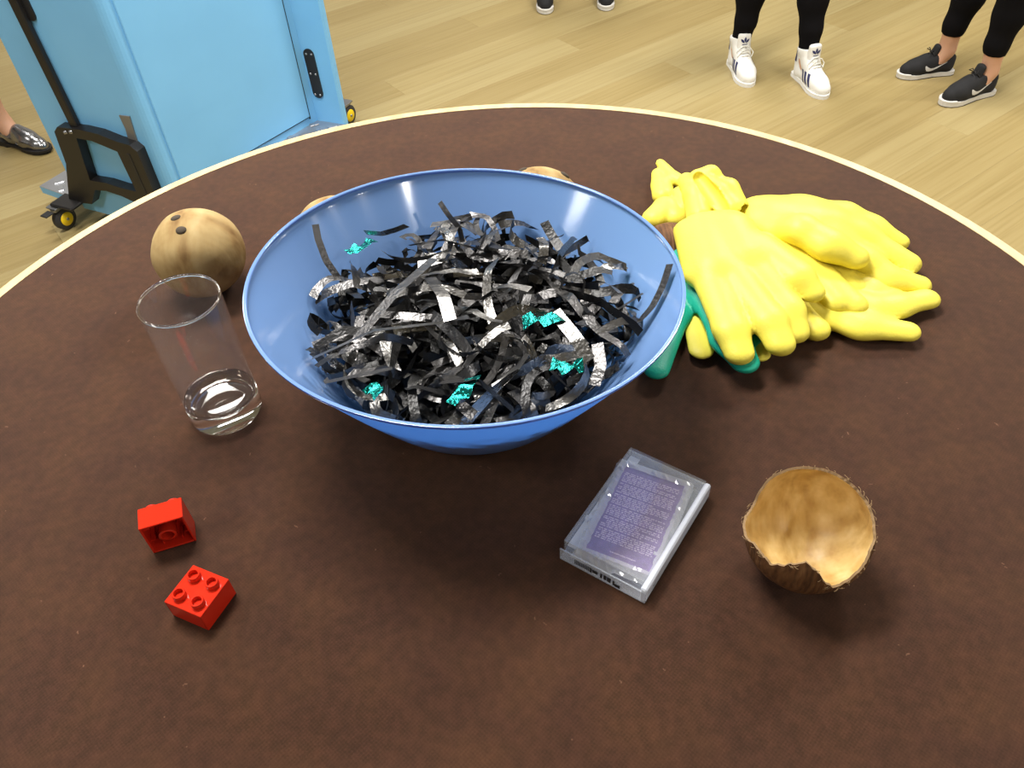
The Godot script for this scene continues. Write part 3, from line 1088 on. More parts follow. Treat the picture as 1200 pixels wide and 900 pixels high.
func build_gloves() -> void:
	# chains of [x, height over the table, z, radius]
	glove("rubber_glove", "yellow rubber glove lying lowest, its fingertips peeking out beside the green glove", [
		[[0.1982, 0.008, -0.6541, 0.02], [0.181, 0.008, -0.5893, 0.016], [0.172, 0.009, -0.526, 0.012]],
		[[0.2157, 0.008, -0.648, 0.02], [0.2208, 0.008, -0.57, 0.016], [0.2225, 0.0085, -0.5168, 0.0095]],
		[[0.2097, 0.008, -0.6574, 0.022], [0.2021, 0.008, -0.5872, 0.02]]], 2.7, M.yellow)
	glove("rubber_glove", "teal green rubber glove between the blue bowl and the yellow gloves", [
		[[0.176, 0.014, -0.665, 0.018], [0.1718, 0.014, -0.6317, 0.019], [0.1566, 0.013, -0.5703, 0.014], [0.1278, 0.011, -0.5024, 0.0115]],
		[[0.1917, 0.020, -0.6681, 0.022], [0.1917, 0.020, -0.592, 0.02], [0.1963, 0.020, -0.5246, 0.017], [0.203, 0.018, -0.4979, 0.0135]],
		[[0.2083, 0.020, -0.6574, 0.02], [0.2128, 0.020, -0.5744, 0.017], [0.2166, 0.019, -0.5291, 0.010]]], 2.2, M.green)
	glove("rubber_glove", "yellow rubber glove lying flat, two fingers reaching furthest right on the cloth", [
		[[0.2831, 0.011, -0.6329, 0.02], [0.3112, 0.011, -0.5888, 0.018], [0.3382, 0.011, -0.5648, 0.015], [0.3636, 0.011, -0.5662, 0.0135], [0.3949, 0.010, -0.574, 0.012]],
		[[0.2739, 0.011, -0.6005, 0.02], [0.2931, 0.011, -0.5634, 0.017], [0.3205, 0.011, -0.5423, 0.015], [0.3604, 0.010, -0.5313, 0.0115]],
		[[0.3003, 0.012, -0.6472, 0.018], [0.3308, 0.012, -0.6183, 0.015], [0.3476, 0.012, -0.592, 0.013], [0.363, 0.010, -0.591, 0.012]]], 1.7, M.yellow)
	glove("rubber_glove", "yellow rubber glove at the back of the heap with its thumb folded over", [
		[[0.275, 0.026, -0.690, 0.030], [0.330, 0.025, -0.676, 0.026]],
		[[0.2678, 0.024, -0.7053, 0.024], [0.3102, 0.026, -0.7001, 0.022], [0.3541, 0.022, -0.6964, 0.017], [0.3787, 0.016, -0.6834, 0.014], [0.4035, 0.009, -0.6652, 0.0105]],
		[[0.2679, 0.026, -0.6857, 0.024], [0.3127, 0.028, -0.6733, 0.022], [0.3566, 0.022, -0.6634, 0.017], [0.3964, 0.012, -0.6265, 0.013]],
		[[0.2748, 0.026, -0.671, 0.022], [0.3226, 0.024, -0.6507, 0.019], [0.351, 0.020, -0.6227, 0.015], [0.3659, 0.014, -0.6019, 0.014], [0.3962, 0.010, -0.5945, 0.011]],
		[[0.2755, 0.034, -0.6596, 0.018], [0.2893, 0.048, -0.6437, 0.016], [0.3089, 0.044, -0.6219, 0.017], [0.3316, 0.037, -0.6098, 0.014]]], 1.4, M.yellow, [], 0.013, 0.0008)
	glove("rubber_glove", "yellow rubber glove mostly hidden, fingertips showing beneath the front glove", [
		[[0.2626, 0.028, -0.647, 0.02], [0.286, 0.026, -0.6089, 0.016], [0.3023, 0.022, -0.5655, 0.013]],
		[[0.2751, 0.024, -0.6512, 0.02], [0.302, 0.022, -0.6002, 0.015], [0.3194, 0.019, -0.5629, 0.013]],
		[[0.2854, 0.024, -0.6501, 0.018], [0.3182, 0.018, -0.616, 0.014], [0.3334, 0.014, -0.593, 0.012]],
		[[0.255, 0.018, -0.6309, 0.02], [0.2658, 0.014, -0.574, 0.015], [0.2799, 0.011, -0.5406, 0.013]]], 1.5, M.yellow, [], 0.006, 0.0008)
	glove("rubber_glove", "yellow rubber glove on top at the front, four fingers pointing at the viewer", [
		[[0.192, 0.038, -0.595, 0.019], [0.1951, 0.033, -0.5246, 0.0158], [0.1978, 0.026, -0.5019, 0.0137]],
		[[0.212, 0.041, -0.590, 0.018], [0.2288, 0.037, -0.5298, 0.0156], [0.2336, 0.030, -0.5065, 0.0137]],
		[[0.232, 0.041, -0.600, 0.017], [0.2509, 0.034, -0.5457, 0.0150], [0.253, 0.026, -0.5242, 0.0130]],
		[[0.243, 0.044, -0.625, 0.019], [0.2673, 0.043, -0.5809, 0.0160], [0.2769, 0.036, -0.5655, 0.0130]],
		[[0.200, 0.040, -0.660, 0.028], [0.198, 0.039, -0.605, 0.027]],
		[[0.222, 0.042, -0.655, 0.028], [0.226, 0.041, -0.615, 0.026]],
		[[0.186, 0.040, -0.665, 0.016], [0.181, 0.036, -0.600, 0.014]]], 1.55, M.yellow, [[Vector3(0.2, 0.04, -0.672), Vector3(-0.12, 0, -0.97).normalized()]], 0.0065, 0.0008)
	var o := glove("rubber_glove", "crumpled yellow rubber glove at the back left with its cuff folded over", [
		[[0.2076, 0.016, -0.7873, 0.008], [0.1973, 0.015, -0.8008, 0.0085], [0.1888, 0.012, -0.8386, 0.0055]],
		[[0.1814, 0.010, -0.7738, 0.013], [0.1828, 0.010, -0.7945, 0.012], [0.1834, 0.009, -0.8204, 0.008]],
		[[0.1976, 0.022, -0.7532, 0.013], [0.1987, 0.020, -0.7364, 0.013]],
		[[0.1629, 0.014, -0.7251, 0.014], [0.1777, 0.016, -0.7399, 0.015], [0.1862, 0.014, -0.725, 0.014]],
		[[0.181, 0.012, -0.7333, 0.016], [0.2004, 0.012, -0.7336, 0.014], [0.2161, 0.014, -0.7295, 0.016]]], 1.3, M.yellow, [], 0.003, 0.0005)
	var org := o.position - Vector3(0, TT, 0)
	part("cuff", body_mesh([
		[[0.2023, 0.034, -0.7628, 0.009], [0.2039, 0.036, -0.7307, 0.011], [0.2033, 0.030, -0.6989, 0.013]],
		[[0.2113, 0.044, -0.7519, 0.009], [0.225, 0.046, -0.7534, 0.009], [0.2345, 0.040, -0.7431, 0.008]],
		[[0.2189, 0.044, -0.736, 0.011], [0.2274, 0.042, -0.7187, 0.013], [0.2364, 0.036, -0.6979, 0.015]],
		[[0.216, 0.040, -0.747, 0.008], [0.2303, 0.020, -0.7131, 0.012]],
		[[0.2402, 0.040, -0.7326, 0.012], [0.2438, 0.034, -0.7001, 0.012]]], 0.0018, 1.0, 0.006, org, [],
		[[[0.2373, 0.042, -0.7491, 0.007], [0.2272, 0.041, -0.7491, 0.006]], [[0.2481, 0.036, -0.6892, 0.011], [0.2346, 0.034, -0.7058, 0.008]], [[0.2098, 0.050, -0.7445, 0.006], [0.2169, 0.049, -0.7144, 0.008], [0.2215, 0.046, -0.6867, 0.009]]], 0.001), M.yellow, o, "folded yellow cuff with open mouth")

# =================================================================== coconuts
func rim_angle(az: float) -> float:
	# polar angle of the broken rim by azimuth, degrees
	var t := [[-180, 48], [-161, 62], [-148, 84], [-140, 100], [-128, 105], [-105, 99], [-92, 96], [-72, 83], [-51, 86], [-39, 77], [-24, 64], [-10, 76], [6, 97], [15, 96], [25, 88], [42, 74], [73, 65], [99, 56], [125, 45], [151, 43], [180, 48]]
	for i in t.size() - 1:
		if az <= t[i + 1][0]:
			return lerpf(t[i][1], t[i + 1][1], inverse_lerp(t[i][0], t[i + 1][0], az))
	return 52.0

func shell_surface(r: float, segs: int, rings: int, rim: Callable, wob: float, sd: int) -> ArrayMesh:
	var n := noise(sd, 22.0, 3)
	var st := begin()
	st.set_smooth_group(1)
	var grid := []
	for k in segs + 1:
		var az := -180.0 + 360.0 * (k % segs) / segs
		var th0: float = deg_to_rad(rim.call(az))
		var col := []
		for i in rings + 1:
			var th := lerpf(th0, PI, i / float(rings))
			var d := Vector3(sin(th) * sin(deg_to_rad(az)), cos(th), sin(th) * cos(deg_to_rad(az)))
			col.append(d * r * (1.0 + wob * n.get_noise_3dv(d * 0.1)))
		grid.append(col)
	for k in segs:
		for i in rings:
			quad(st, grid[k][i], grid[k + 1][i], grid[k + 1][i + 1], grid[k][i + 1])
	return finish(st)

func shell_lip(ro: float, ri: float, segs: int, rim: Callable, wob: float, sd: int) -> ArrayMesh:
	var n := noise(sd, 22.0, 3)
	var st := begin()
	st.set_smooth_group(1)
	for k in segs:
		var ps := []
		for e in [[k, ro], [k + 1, ro], [k + 1, ri], [k, ri]]:
			var az: float = -180.0 + 360.0 * (int(e[0]) % segs) / segs
			var th: float = deg_to_rad(rim.call(az))
			var d := Vector3(sin(th) * sin(deg_to_rad(az)), cos(th), sin(th) * cos(deg_to_rad(az)))
			ps.append(d * e[1] * (1.0 + wob * n.get_noise_3dv(d * 0.1)))
		quad(st, ps[0], ps[1], ps[2], ps[3])
	return finish(st)

func build_coconuts() -> void:
	# whole one
	whole("coconut", "whole brown coconut with two dark eyes behind the glass tumbler", Vector3(-0.3035, 0, -0.6735), 0.0445, [Vector3(-0.18, 0.97, 0.05), Vector3(0.0, 0.90, 0.42)])
	whole("coconut", "brown coconut behind the back rim of the bowl, eye holes showing", Vector3(0.039, 0, -0.709), 0.045, [Vector3(-0.35, 0.86, -0.38), Vector3(0.62, 0.74, -0.25)])
	whole("coconut", "brown coconut just peeping over the bowl's back left rim", Vector3(-0.164, 0, -0.679), 0.045, [])
	# broken half
	var r := 0.043
	var jag := noise(8, 0.05, 3)
	var rim := func(az: float) -> float: return rim_angle(az) + 3.0 * jag.get_noise_1d(az * 3.0) * (1.0 if absf(az) < 176 else 0.0)
	var o := thing("coconut_shell", "broken half coconut shell, golden inside, lying right of the cassette case", "coconut shell", Vector3(0.196, TT, -0.308))
	for e in [["outer_shell", shell_surface(r, 180, 24, rim, 0.02, 5), M.shell_out, "brown fibrous outside"], ["inner_shell", shell_surface(r - 0.0017, 180, 24, rim, 0.02, 5), M.shell_in, "smooth golden inside"], ["broken_rim", shell_lip(r, r - 0.0017, 180, rim, 0.02, 5), M.shell_edge, "pale broken edge"]]:
		part(e[0], e[1], e[2], o, e[3]).position = Vector3(0, r, 0)
	# hairs on the broken edge
	var st := begin()
	var g := RandomNumberGenerator.new()
	g.seed = 5
	for i in 60:
		var az := g.randf_range(-180, 180)
		var th: float = deg_to_rad(rim.call(az) + 1.0)
		var d := Vector3(sin(th) * sin(deg_to_rad(az)), cos(th), sin(th) * cos(deg_to_rad(az)))
		var p := d * r + Vector3(0, r, 0)
		var q := p + (d.cross(Vector3.UP).normalized() * g.randf_range(-0.006, 0.006) + d * g.randf_range(0.0004, 0.002) + Vector3(0, g.randf_range(-0.002, 0.0015), 0))
		add_tube(st, [p, (p + q) * 0.5 + d * 0.0006, q], 0.00022, 4)
	var h := part("fibres", finish(st), M.shell_edge, o)
	h.set_meta("kind", "stuff")
	# fragment under the gloves
	var frag := thing("coconut_shell", "small brown coconut shell fragment wedged between bowl and gloves", "coconut shell", Vector3(0.172, TT, -0.678))
	var fr := func(az: float) -> float: return 62.0 + 10.0 * jag.get_noise_1d(az * 2.0) * (1.0 if absf(az) < 176 else 0.0)
	var flip := Transform3D(Basis(Vector3.RIGHT, PI), Vector3(0, 0.018, 0))
	part("outer_shell", shell_surface(0.034, 60, 10, func(az: float) -> float: return 118.0 + 0.0 * az, 0.03, 6), M.shell_out, frag).transform = Transform3D(Basis(Vector3.RIGHT, PI), Vector3(0, 0.0, 0))

func whole(called: String, label: String, p: Vector3, r: float, eyes: Array) -> void:
	var o := thing(called, label, "coconut", Vector3(p.x, TT, p.z))
	var n := noise(12, 9.0, 2)
	var st := begin()
	st.set_smooth_group(1)
	var f := func(u: float, v: float) -> Vector3:
		var d := Vector3(sin(v) * cos(u), cos(v), sin(v) * sin(u))
		return d * r * (1.0 + 0.03 * n.get_noise_3dv(d * 0.1)) * Vector3(1.0, 0.985, 1.0) + Vector3(0, r * 0.985, 0)
	for k in 64:
		for i in 36:
			var u0 := TAU * k / 64.0
			var u1 := TAU * ((k + 1) % 64) / 64.0
			var v0 := PI * i / 36.0
			var v1 := PI * (i + 1) / 36.0
			quad(st, f.call(u0, v0), f.call(u1, v0), f.call(u1, v1), f.call(u0, v1))
	part("husk", finish(st), M.coco, o)
	for e in eyes:
		var d: Vector3 = (e as Vector3).normalized()
		var c := d * r * 0.995 + Vector3(0, r * 0.985, 0)
		var bas := Basis(Quaternion(Vector3.UP, d))
		part("eye", lathe_mesh([[0.0, 0.0013], [0.0030, 0.0011], [0.0050, 0.0002], [0.0054, -0.001]], 20, Transform3D(bas, c).scaled_local(Vector3(1.0, 1.0, 0.8))), M.coco_eye, o, "dark eye hole")

# =================================================================== small things
func build_glass() -> void:
	var h := 0.1267
	var o := thing("tumbler", "empty clear glass tumbler with thick base in front of the whole coconut", "glass", Vector3(-0.253, TT + 0.0004, -0.4964))
	# thick solid bottom
	part("base", lathe_mesh([[0.0, 0.0022], [0.020, 0.0018], [0.0270, 0.0004], [0.0290, 0.0], [0.0306, 0.0010], [0.0310, 0.003], [0.0310, 0.0200], [0.0300, 0.0215], [0.0286, 0.0190], [0.0262, 0.0165], [0.018, 0.0150], [0.0, 0.0145]], 96), M.glass, o, "thick clear glass base")
	# thin wall, outer and inner face
	part("wall", lathe_mesh([[0.0309, 0.0208], [0.0313, 0.06], [0.0317, h - 0.002]], 96), M.glass_wall, o)
	part("inner_wall", lathe_mesh([[0.0303, h - 0.002], [0.0298, 0.06], [0.0293, 0.0215]], 96), M.glass_wall, o)
	part("rim", lathe_mesh([[0.0303, h - 0.002], [0.0317, h - 0.002], [0.0319, h - 0.0008], [0.0314, h], [0.0306, h], [0.0301, h - 0.0008], [0.0303, h - 0.002]], 96), M.glass, o)

func brick(called: String, label: String) -> Node3D:
	var o := thing(called, label, "toy brick", Vector3.ZERO, 0, "red building bricks")
	var a := 0.0318
	var h := 0.0192
	var w := 0.0016
	var st := begin()
	add_box(st, at(Vector3(0, h - w * 0.5, 0)), Vector3(a, w, a), 0.0004)
	for s in [-1.0, 1.0]:
		add_box(st, at(Vector3(s * (a - w) * 0.5, (h - 0.0004) * 0.5, 0)), Vector3(w, h - 0.0004, a), 0.0004)
		add_box(st, at(Vector3(0, (h - 0.0004) * 0.5, s * (a - w) * 0.5)), Vector3(a - 0.0006, h - 0.0004, w), 0.0004)
	part("shell", finish(st), M.red, o)
	part("inner_tube", lathe_mesh([[0.0064, 0.0006], [0.0066, 0.0], [0.0046, 0.0, true], [0.0046, h - w, true], [0.0066, h - w], [0.0066, 0.0006]], 32), M.red, o)
	st = begin()
	for s in [-1.0, 1.0]:
		for t in [-0.0072, 0.0072]:
			add_box(st, at(Vector3(t, h * 0.5 + 0.002, s * (a * 0.5 - 0.003))), Vector3(0.0012, h - 0.006, 0.004), 0.0002)
			add_box(st, at(Vector3(s * (a * 0.5 - 0.003), h * 0.5 + 0.002, t)), Vector3(0.004, h - 0.006, 0.0012), 0.0002)
	part("inner_ribs", finish(st), M.red, o)
	for x in [-1.0, 1.0]:
		for z in [-1.0, 1.0]:
			part("stud", lathe_mesh([[0.0047, h - 0.0002], [0.0047, h + 0.0040], [0.0044, h + 0.0043, true], [0.0035, h + 0.0043, true], [0.0033, h + 0.0040], [0.0033, h + 0.0008, true], [0.0, h + 0.0008]], 28), M.red, o).position = Vector3(x * 0.008, 0, z * 0.008)
	return o

func build_bricks() -> void:
	var a := brick("toy_brick", "red four-stud toy brick standing upright, studs up")
	a.position = Vector3(-0.2302, TT + 0.0002, -0.3048)
	a.rotation.y = -0.4496
	var b := a.duplicate()
	b.name = numbered("toy_brick")
	add_child(b)
	b.set_meta("label", "red toy brick tipped on its side, hollow underside facing the viewer")
	# on its side: studs point away, the open underside to the front
	b.transform = Transform3D(Basis(Vector3.UP, 0.2953) * Basis(Vector3.RIGHT, -PI / 2), Vector3(-0.2669, TT + 0.0162, -0.3643) + Basis(Vector3.UP, 0.2953) * Vector3(0, 0, 0.0096))

func build_cassette() -> void:
	var o := thing("cassette_case", "clear plastic cassette case holding a wrapped purple card", "case", Vector3(0.0871, TT + 0.0003, -0.3477), -0.6297)
	var W := 0.0695
	var L := 0.109
	var h := 0.0165
	var w := 0.0013
	# tray: floor, spine on the right, low ends
	var st := begin()
	add_box(st, at(Vector3(0, w * 0.5, 0)), Vector3(W, w, L), 0.0003)
	add_box(st, at(Vector3(0, 0.0065, L * 0.5 - w * 0.5)), Vector3(W, 0.013, w), 0.0003)
	add_box(st, at(Vector3(0, 0.0065, -L * 0.5 + w * 0.5)), Vector3(W, 0.013, w), 0.0003)
	part("tray", finish(st), M.tray, o)
	part("spine", box_mesh(Vector3(0.0048, h - 0.001, L - 0.001), 0.0012, at(Vector3(W * 0.5 - 0.0024, h * 0.5, 0))), M.frost, o, "milky white spine of the case")
	# lid: top sheet, left edge and two cheeks
	st = begin()
	add_box(st, at(Vector3(-0.002, h - w * 0.5, -0.003)), Vector3(W - 0.005, w, L - 0.006), 0.0003)
	add_box(st, at(Vector3(-W * 0.5 + w * 0.5, h * 0.55, -0.003)), Vector3(w, h * 0.85, L - 0.006), 0.0003)
	add_box(st, at(Vector3(-0.002, h * 0.7, -L * 0.5 + 0.0026)), Vector3(W - 0.005, h * 0.55, w), 0.0003)
	add_box(st, at(Vector3(-0.002, h * 0.7, L * 0.5 - 0.0072)), Vector3(W - 0.005, h * 0.55, w), 0.0003)
	part("lid", finish(st), M.clear, o)
	for e in [[-0.0305, -0.008], [-0.0315, 0.021]]:
		part("retaining_nub", box_mesh(Vector3(0.0012, 0.006, 0.004), 0.0004, at(Vector3(e[0], h - 0.0045, e[1]))), M.frost, o)
	part("left_sleeve", box_mesh(Vector3(0.0085, 0.0006, L - 0.010), 0.0002, at(Vector3(-W * 0.5 + 0.0060, 0.0085, -0.003))), M.frost, o, "milky strip inside the left edge")
	# the packet inside: purple printed card in crinkled film
	var pk := Node3D.new()
	pk.name = "packet"
	o.add_child(pk)
	pk.position = Vector3(-0.0015, 0.0, -0.001)
	pk.rotation.y = 0.13
	var cw := 0.0535
	var cl := 0.088
	var rc := 0.005
	var pv := PackedVector2Array()
	for c in 4:
		for k in 7:
			var t := PI * 0.5 * (c + k / 6.0)
			var m: Vector2 = [Vector2(1, 1), Vector2(-1, 1), Vector2(-1, -1), Vector2(1, -1)][c] * Vector2(cw * 0.5 - rc, cl * 0.5 - rc)
			pv.append(m + Vector2.from_angle(t) * rc)
	var up := Transform3D(Basis(Vector3.RIGHT, -PI / 2), Vector3(0, 0.0030, 0))
	st = begin()
	add_extrude(st, pv, 0.0085, up)
	part("card_block", finish(st), M.card_edge, pk)
	st = begin()
	var tris := Geometry2D.triangulate_polygon(pv)
	tris.reverse()
	for i in tris:
		var q := pv[i]
		st.set_normal(Vector3.UP)
		st.set_uv(Vector2(q.x / cw + 0.5, 0.5 - q.y / cl))
		st.add_vertex(Vector3(q.x, 0.0117, -q.y))
	part("printed_face", st.commit(), M.card, pk, "purple card with rows of tiny pale print")
	# film: a crumpled clear sheet over and around the card
	var g := RandomNumberGenerator.new()
	g.seed = 3
	var nx := 22
	var nz := 34
	var hgt := []
	for j in nz + 1:
		var row := []
		for i in nx + 1:
			var x := lerpf(-0.0315, 0.0305, i / float(nx))
			var z := lerpf(-0.049, 0.0505, j / float(nz))
			var out := maxf(absf(x) - cw * 0.5, absf(z) - cl * 0.5)
			var y := 0.0127 if out < 0 else 0.0127 - clampf(out / 0.006, 0, 1) * 0.006
			y += g.randf_range(-0.0018, 0.0018) * (1.0 if out > -0.002 else 0.18)
			row.append(Vector3(x + g.randf_range(-0.0005, 0.0005), clampf(y, 0.0124 if out < 0.0025 else 0.003, 0.0142), z))
		hgt.append(row)
	st = begin()
	st.set_smooth_group(-1)
	for j in nz:
		for i in nx:
			var mid: Vector3 = (hgt[j][i] + hgt[j + 1][i + 1]) * 0.5
			if maxf(absf(mid.x) - cw * 0.5, absf(mid.z) - cl * 0.5) < -0.003:
				continue
			quad(st, hgt[j][i], hgt[j][i + 1], hgt[j + 1][i + 1], hgt[j + 1][i])
	part("film", finish(st), M.wrap, pk, "crinkled clear film")
	# silver paper margin showing on the right of the card
	part("foil_margin", box_mesh(Vector3(0.006, 0.0006, 0.092), 0.0002, at(Vector3(cw * 0.5 + 0.0012, 0.007, 0.002))), M.silver_paper, pk)
	# label on the near end: worn dark block letters
	st = begin()
	var e0 := L * 0.5 + 0.0003
	for q in [[-0.0085, 0.0070, 0.0016], [-0.0050, 0.0074, 0.0040], [0.0000, 0.0070, 0.0016], [0.0030, 0.0072, 0.0022], [0.0062, 0.0068, 0.0030], [0.0100, 0.0060, 0.0016], [0.0130, 0.0045, 0.0040]]:
		add_box(st, at(Vector3(q[0], q[1], e0)), Vector3(q[2], 0.0056 if q[2] < 0.0035 else 0.0034, 0.0003))
	for k in 9:
		add_box(st, at(Vector3(-0.0215 + k * 0.0014, 0.0072, e0)), Vector3(0.0006, 0.005, 0.0003))
	part("end_marks", finish(st), M.ink, o, "worn dark print on the near end")

# =================================================================== people
func sole_outline(l: float, w: float) -> Array:
	# x across, y along the foot (heel 0, toe l)
	var half := [[0.0, 0.16], [0.02, 0.30], [0.08, 0.37], [0.2, 0.36], [0.4, 0.35], [0.55, 0.42], [0.7, 0.48], [0.82, 0.46], [0.91, 0.37], [0.97, 0.23], [1.0, 0.08]]
	var out := []
	for e in half:
		out.append(Vector2(e[1] * w, e[0] * l))
	for i in range(half.size() - 1, -1, -1):
		out.append(Vector2(-half[i][1] * w, half[i][0] * l))
	return out

# lay a strip with given edges on a shoe: edges are arrays of Vector2 in the plane across dir
func patch(bones: Array, sm: float, lower: Array, upper: Array, dir: Vector3) -> ArrayMesh:
	var st := begin()
	st.set_smooth_group(1)
	var along := dir.cross(Vector3.UP).normalized()
	var hit := func(q: Vector2) -> Vector3:
		var base := (Vector3(0, q.y, q.x) if absf(dir.x) > 0.5 else Vector3(q.x, q.y, 0.0))
		var p := base + dir * 0.3
		for i in 60:
			var d := body_at(bones, sm, p)
			p -= dir * d
			if d < 0.0003:
				break
		return p + dir * 0.0012
	var rows := 3
	for i in lower.size() - 1:
		for k in rows:
			var a := k / float(rows)
			var b := (k + 1) / float(rows)
			quad(st, hit.call(lower[i].lerp(upper[i], a)), hit.call(lower[i + 1].lerp(upper[i + 1], a)), hit.call(lower[i + 1].lerp(upper[i + 1], b)), hit.call(lower[i].lerp(upper[i], b)))
	return finish(st)

func line(a: Vector2, b: Vector2, n: int) -> Array:
	var out := []
	for i in n + 1:
		out.append(a.lerp(b, i / float(n)))
	return out

func shoe(kind: String, parent: Node3D, heel: Vector3, toe: Vector3, cache: Dictionary) -> void:
	var o := Node3D.new()
	o.name = "shoe"
	parent.add_child(o, true)
	var d := (toe - heel)
	var l := d.length()
	o.position = heel - parent.position
	o.rotation.y = atan2(d.x, d.z)
	var k := l / 0.25
	o.scale = Vector3(k, k, k)
	if not cache.has(kind):
		cache[kind] = shoe_parts(kind)
	for e in cache[kind]:
		part(e[0], e[1], e[2], o, e[3])

func shoe_parts(kind: String) -> Array:
	var out := []
	var up := Transform3D(Basis(Vector3.RIGHT, PI / 2), Vector3.ZERO)   # (x, y) outline -> (x, -, z)
	var sole := sole_outline(0.25, 0.088)
	var sole_x := func(y0: float) -> Transform3D: return Transform3D(Basis(Vector3(1, 0, 0), Vector3(0, 0, 1), Vector3(0, 1, 0)), Vector3(0, y0, 0))
	if kind == "high_top":
		var ch := [
			[[0.0, 0.028, 0.042, 0.031], [0.0, 0.075, 0.040, 0.031], [0.0, 0.125, 0.050, 0.040]],
			[[0.0, 0.034, 0.05, 0.032], [0.0, 0.036, 0.13, 0.033], [0.004, 0.031, 0.175, 0.037], [0.002, 0.027, 0.212, 0.033]],
			[[0.0, 0.125, 0.066, 0.039], [0.0, 0.085, 0.094, 0.032], [0.0, 0.050, 0.145, 0.032]]]
		out.append(["upper", body_mesh(ch, 0.004, 1.0, 0.02, Vector3.ZERO, [[Vector3(0, 0.134, 0.05), Vector3(0, 1, -0.15).normalized()], [Vector3(0, 0.012, 0), Vector3.DOWN]]), M.white_leather, ""])
		var b := bones_of(ch, 1.0)
		out.append(["tongue", body_mesh([[[-0.016, 0.10, 0.104, 0.012], [-0.017, 0.155, 0.102, 0.010]], [[0.016, 0.10, 0.104, 0.012], [0.017, 0.155, 0.102, 0.010]], [[0, 0.10, 0.109, 0.012], [0, 0.157, 0.106, 0.010]]], 0.004, 1.0, 0.016), M.white_leather, ""])
		var sb := bones_of([[[-0.016, 0.10, 0.104, 0.012], [-0.017, 0.155, 0.102, 0.010]], [[0.016, 0.10, 0.104, 0.012], [0.017, 0.155, 0.102, 0.010]], [[0, 0.10, 0.109, 0.012], [0, 0.157, 0.106, 0.010]]], 1.0)
		# trefoil on the tongue: three leaves over a bar
		for e in [[-0.010, 0.139, 0.8], [0.0, 0.145, 0.0], [0.010, 0.139, -0.8]]:
			var lo := []
			var hi := []
			for i in 9:
				var t := i / 8.0
				var w := 0.0048 * sin(PI * clampf(t * 0.96 + 0.02, 0, 1))
				var c := Vector2(e[0], e[1]) + Vector2(0, (t - 0.5) * 0.021).rotated(e[2])
				lo.append(c + Vector2(-w, 0).rotated(e[2]))
				hi.append(c + Vector2(w, 0).rotated(e[2]))
			out.append(["trefoil_leaf", patch(sb, 0.016, lo, hi, Vector3.BACK), M.stripe, "navy trefoil mark"])
		out.append(["trefoil_bar", patch(sb, 0.016, line(Vector2(-0.011, 0.124), Vector2(0.011, 0.124), 4), line(Vector2(-0.011, 0.127), Vector2(0.011, 0.127), 4), Vector3.BACK), M.stripe, ""])
		for s in [-1.0, 1.0]:
			for j in 3:
				var z0 := 0.108 + j * 0.024
				out.append(["side_stripe", patch(b, 0.02, line(Vector2(z0 + 0.012, 0.024), Vector2(z0 - 0.012, 0.068), 6), line(Vector2(z0 + 0.025, 0.024), Vector2(z0 + 0.002, 0.068), 6), Vector3(s, 0, 0)), M.stripe, "navy side stripe"])
			out.append(["ankle_patch", patch(b, 0.02, line(Vector2(0.03, 0.075), Vector2(0.028, 0.12), 6), line(Vector2(0.045, 0.075), Vector2(0.043, 0.12), 6), Vector3(s, 0, 0)), M.stripe, ""])
		for j in 6:
			var t := j / 5.0
			var c := Vector3(0, lerpf(0.066, 0.116, t), lerpf(0.162, 0.122, t))
			var w := 0.026 - 0.002 * j
			out.append(["lace", tube_mesh([c + Vector3(-w, -0.007, -0.010), c + Vector3(-w * 0.5, 0.003, 0.002), c + Vector3(w * 0.4, 0.006, 0.003), c + Vector3(w, -0.005, -0.006)], 0.0026, 6), M.lace, ""])
		out.append(["lace_bow", tube_mesh([Vector3(0, 0.118, 0.124), Vector3(0.022, 0.114, 0.130), Vector3(0.038, 0.095, 0.128), Vector3(0.030, 0.080, 0.138), Vector3(0.012, 0.105, 0.134), Vector3(-0.012, 0.105, 0.136), Vector3(-0.030, 0.082, 0.136), Vector3(-0.036, 0.100, 0.126), Vector3(-0.012, 0.116, 0.124)], 0.0024, 6), M.lace, ""])
		out.append(["sole", extrude_mesh(sole, 0.016, sole_x.call(0.0)), M.white_leather, ""])
		out.append(["outsole", extrude_mesh(sole_outline(0.247, 0.090), 0.003, sole_x.call(0.0)), M.white_sole, ""])
	elif kind == "runner":
		var ch := [
			[[0.0, 0.038, 0.038, 0.030], [0.0, 0.066, 0.036, 0.030]],
			[[0.0, 0.040, 0.05, 0.032], [0.0, 0.040, 0.12, 0.034], [0.002, 0.036, 0.175, 0.036], [0.0, 0.032, 0.214, 0.028]],
			[[0.0, 0.074, 0.088, 0.031], [0.0, 0.060, 0.135, 0.031], [0.0, 0.042, 0.188, 0.029]]]
		out.append(["upper", body_mesh(ch, 0.004, 1.0, 0.018, Vector3.ZERO, [[Vector3(0, 0.018, 0), Vector3.DOWN], [Vector3(0, 0.084, 0.02), Vector3(0, 0.97, -0.14).normalized()]]), M.black_knit, ""])
		var b := bones_of(ch, 1.0)
		out.append(["tongue", body_mesh([[[-0.012, 0.088, 0.112, 0.009], [-0.012, 0.122, 0.102, 0.008]], [[0.012, 0.088, 0.112, 0.009], [0.012, 0.122, 0.102, 0.008]], [[0.0, 0.088, 0.116, 0.010], [0.0, 0.124, 0.105, 0.009]]], 0.004, 1.0, 0.016), M.black_knit, ""])
		out.append(["tongue_badge", box_mesh(Vector3(0.010, 0.006, 0.001), 0.0, Transform3D(Basis(Vector3.RIGHT, -0.5), Vector3(0, 0.118, 0.1165))), M.swoosh, ""])
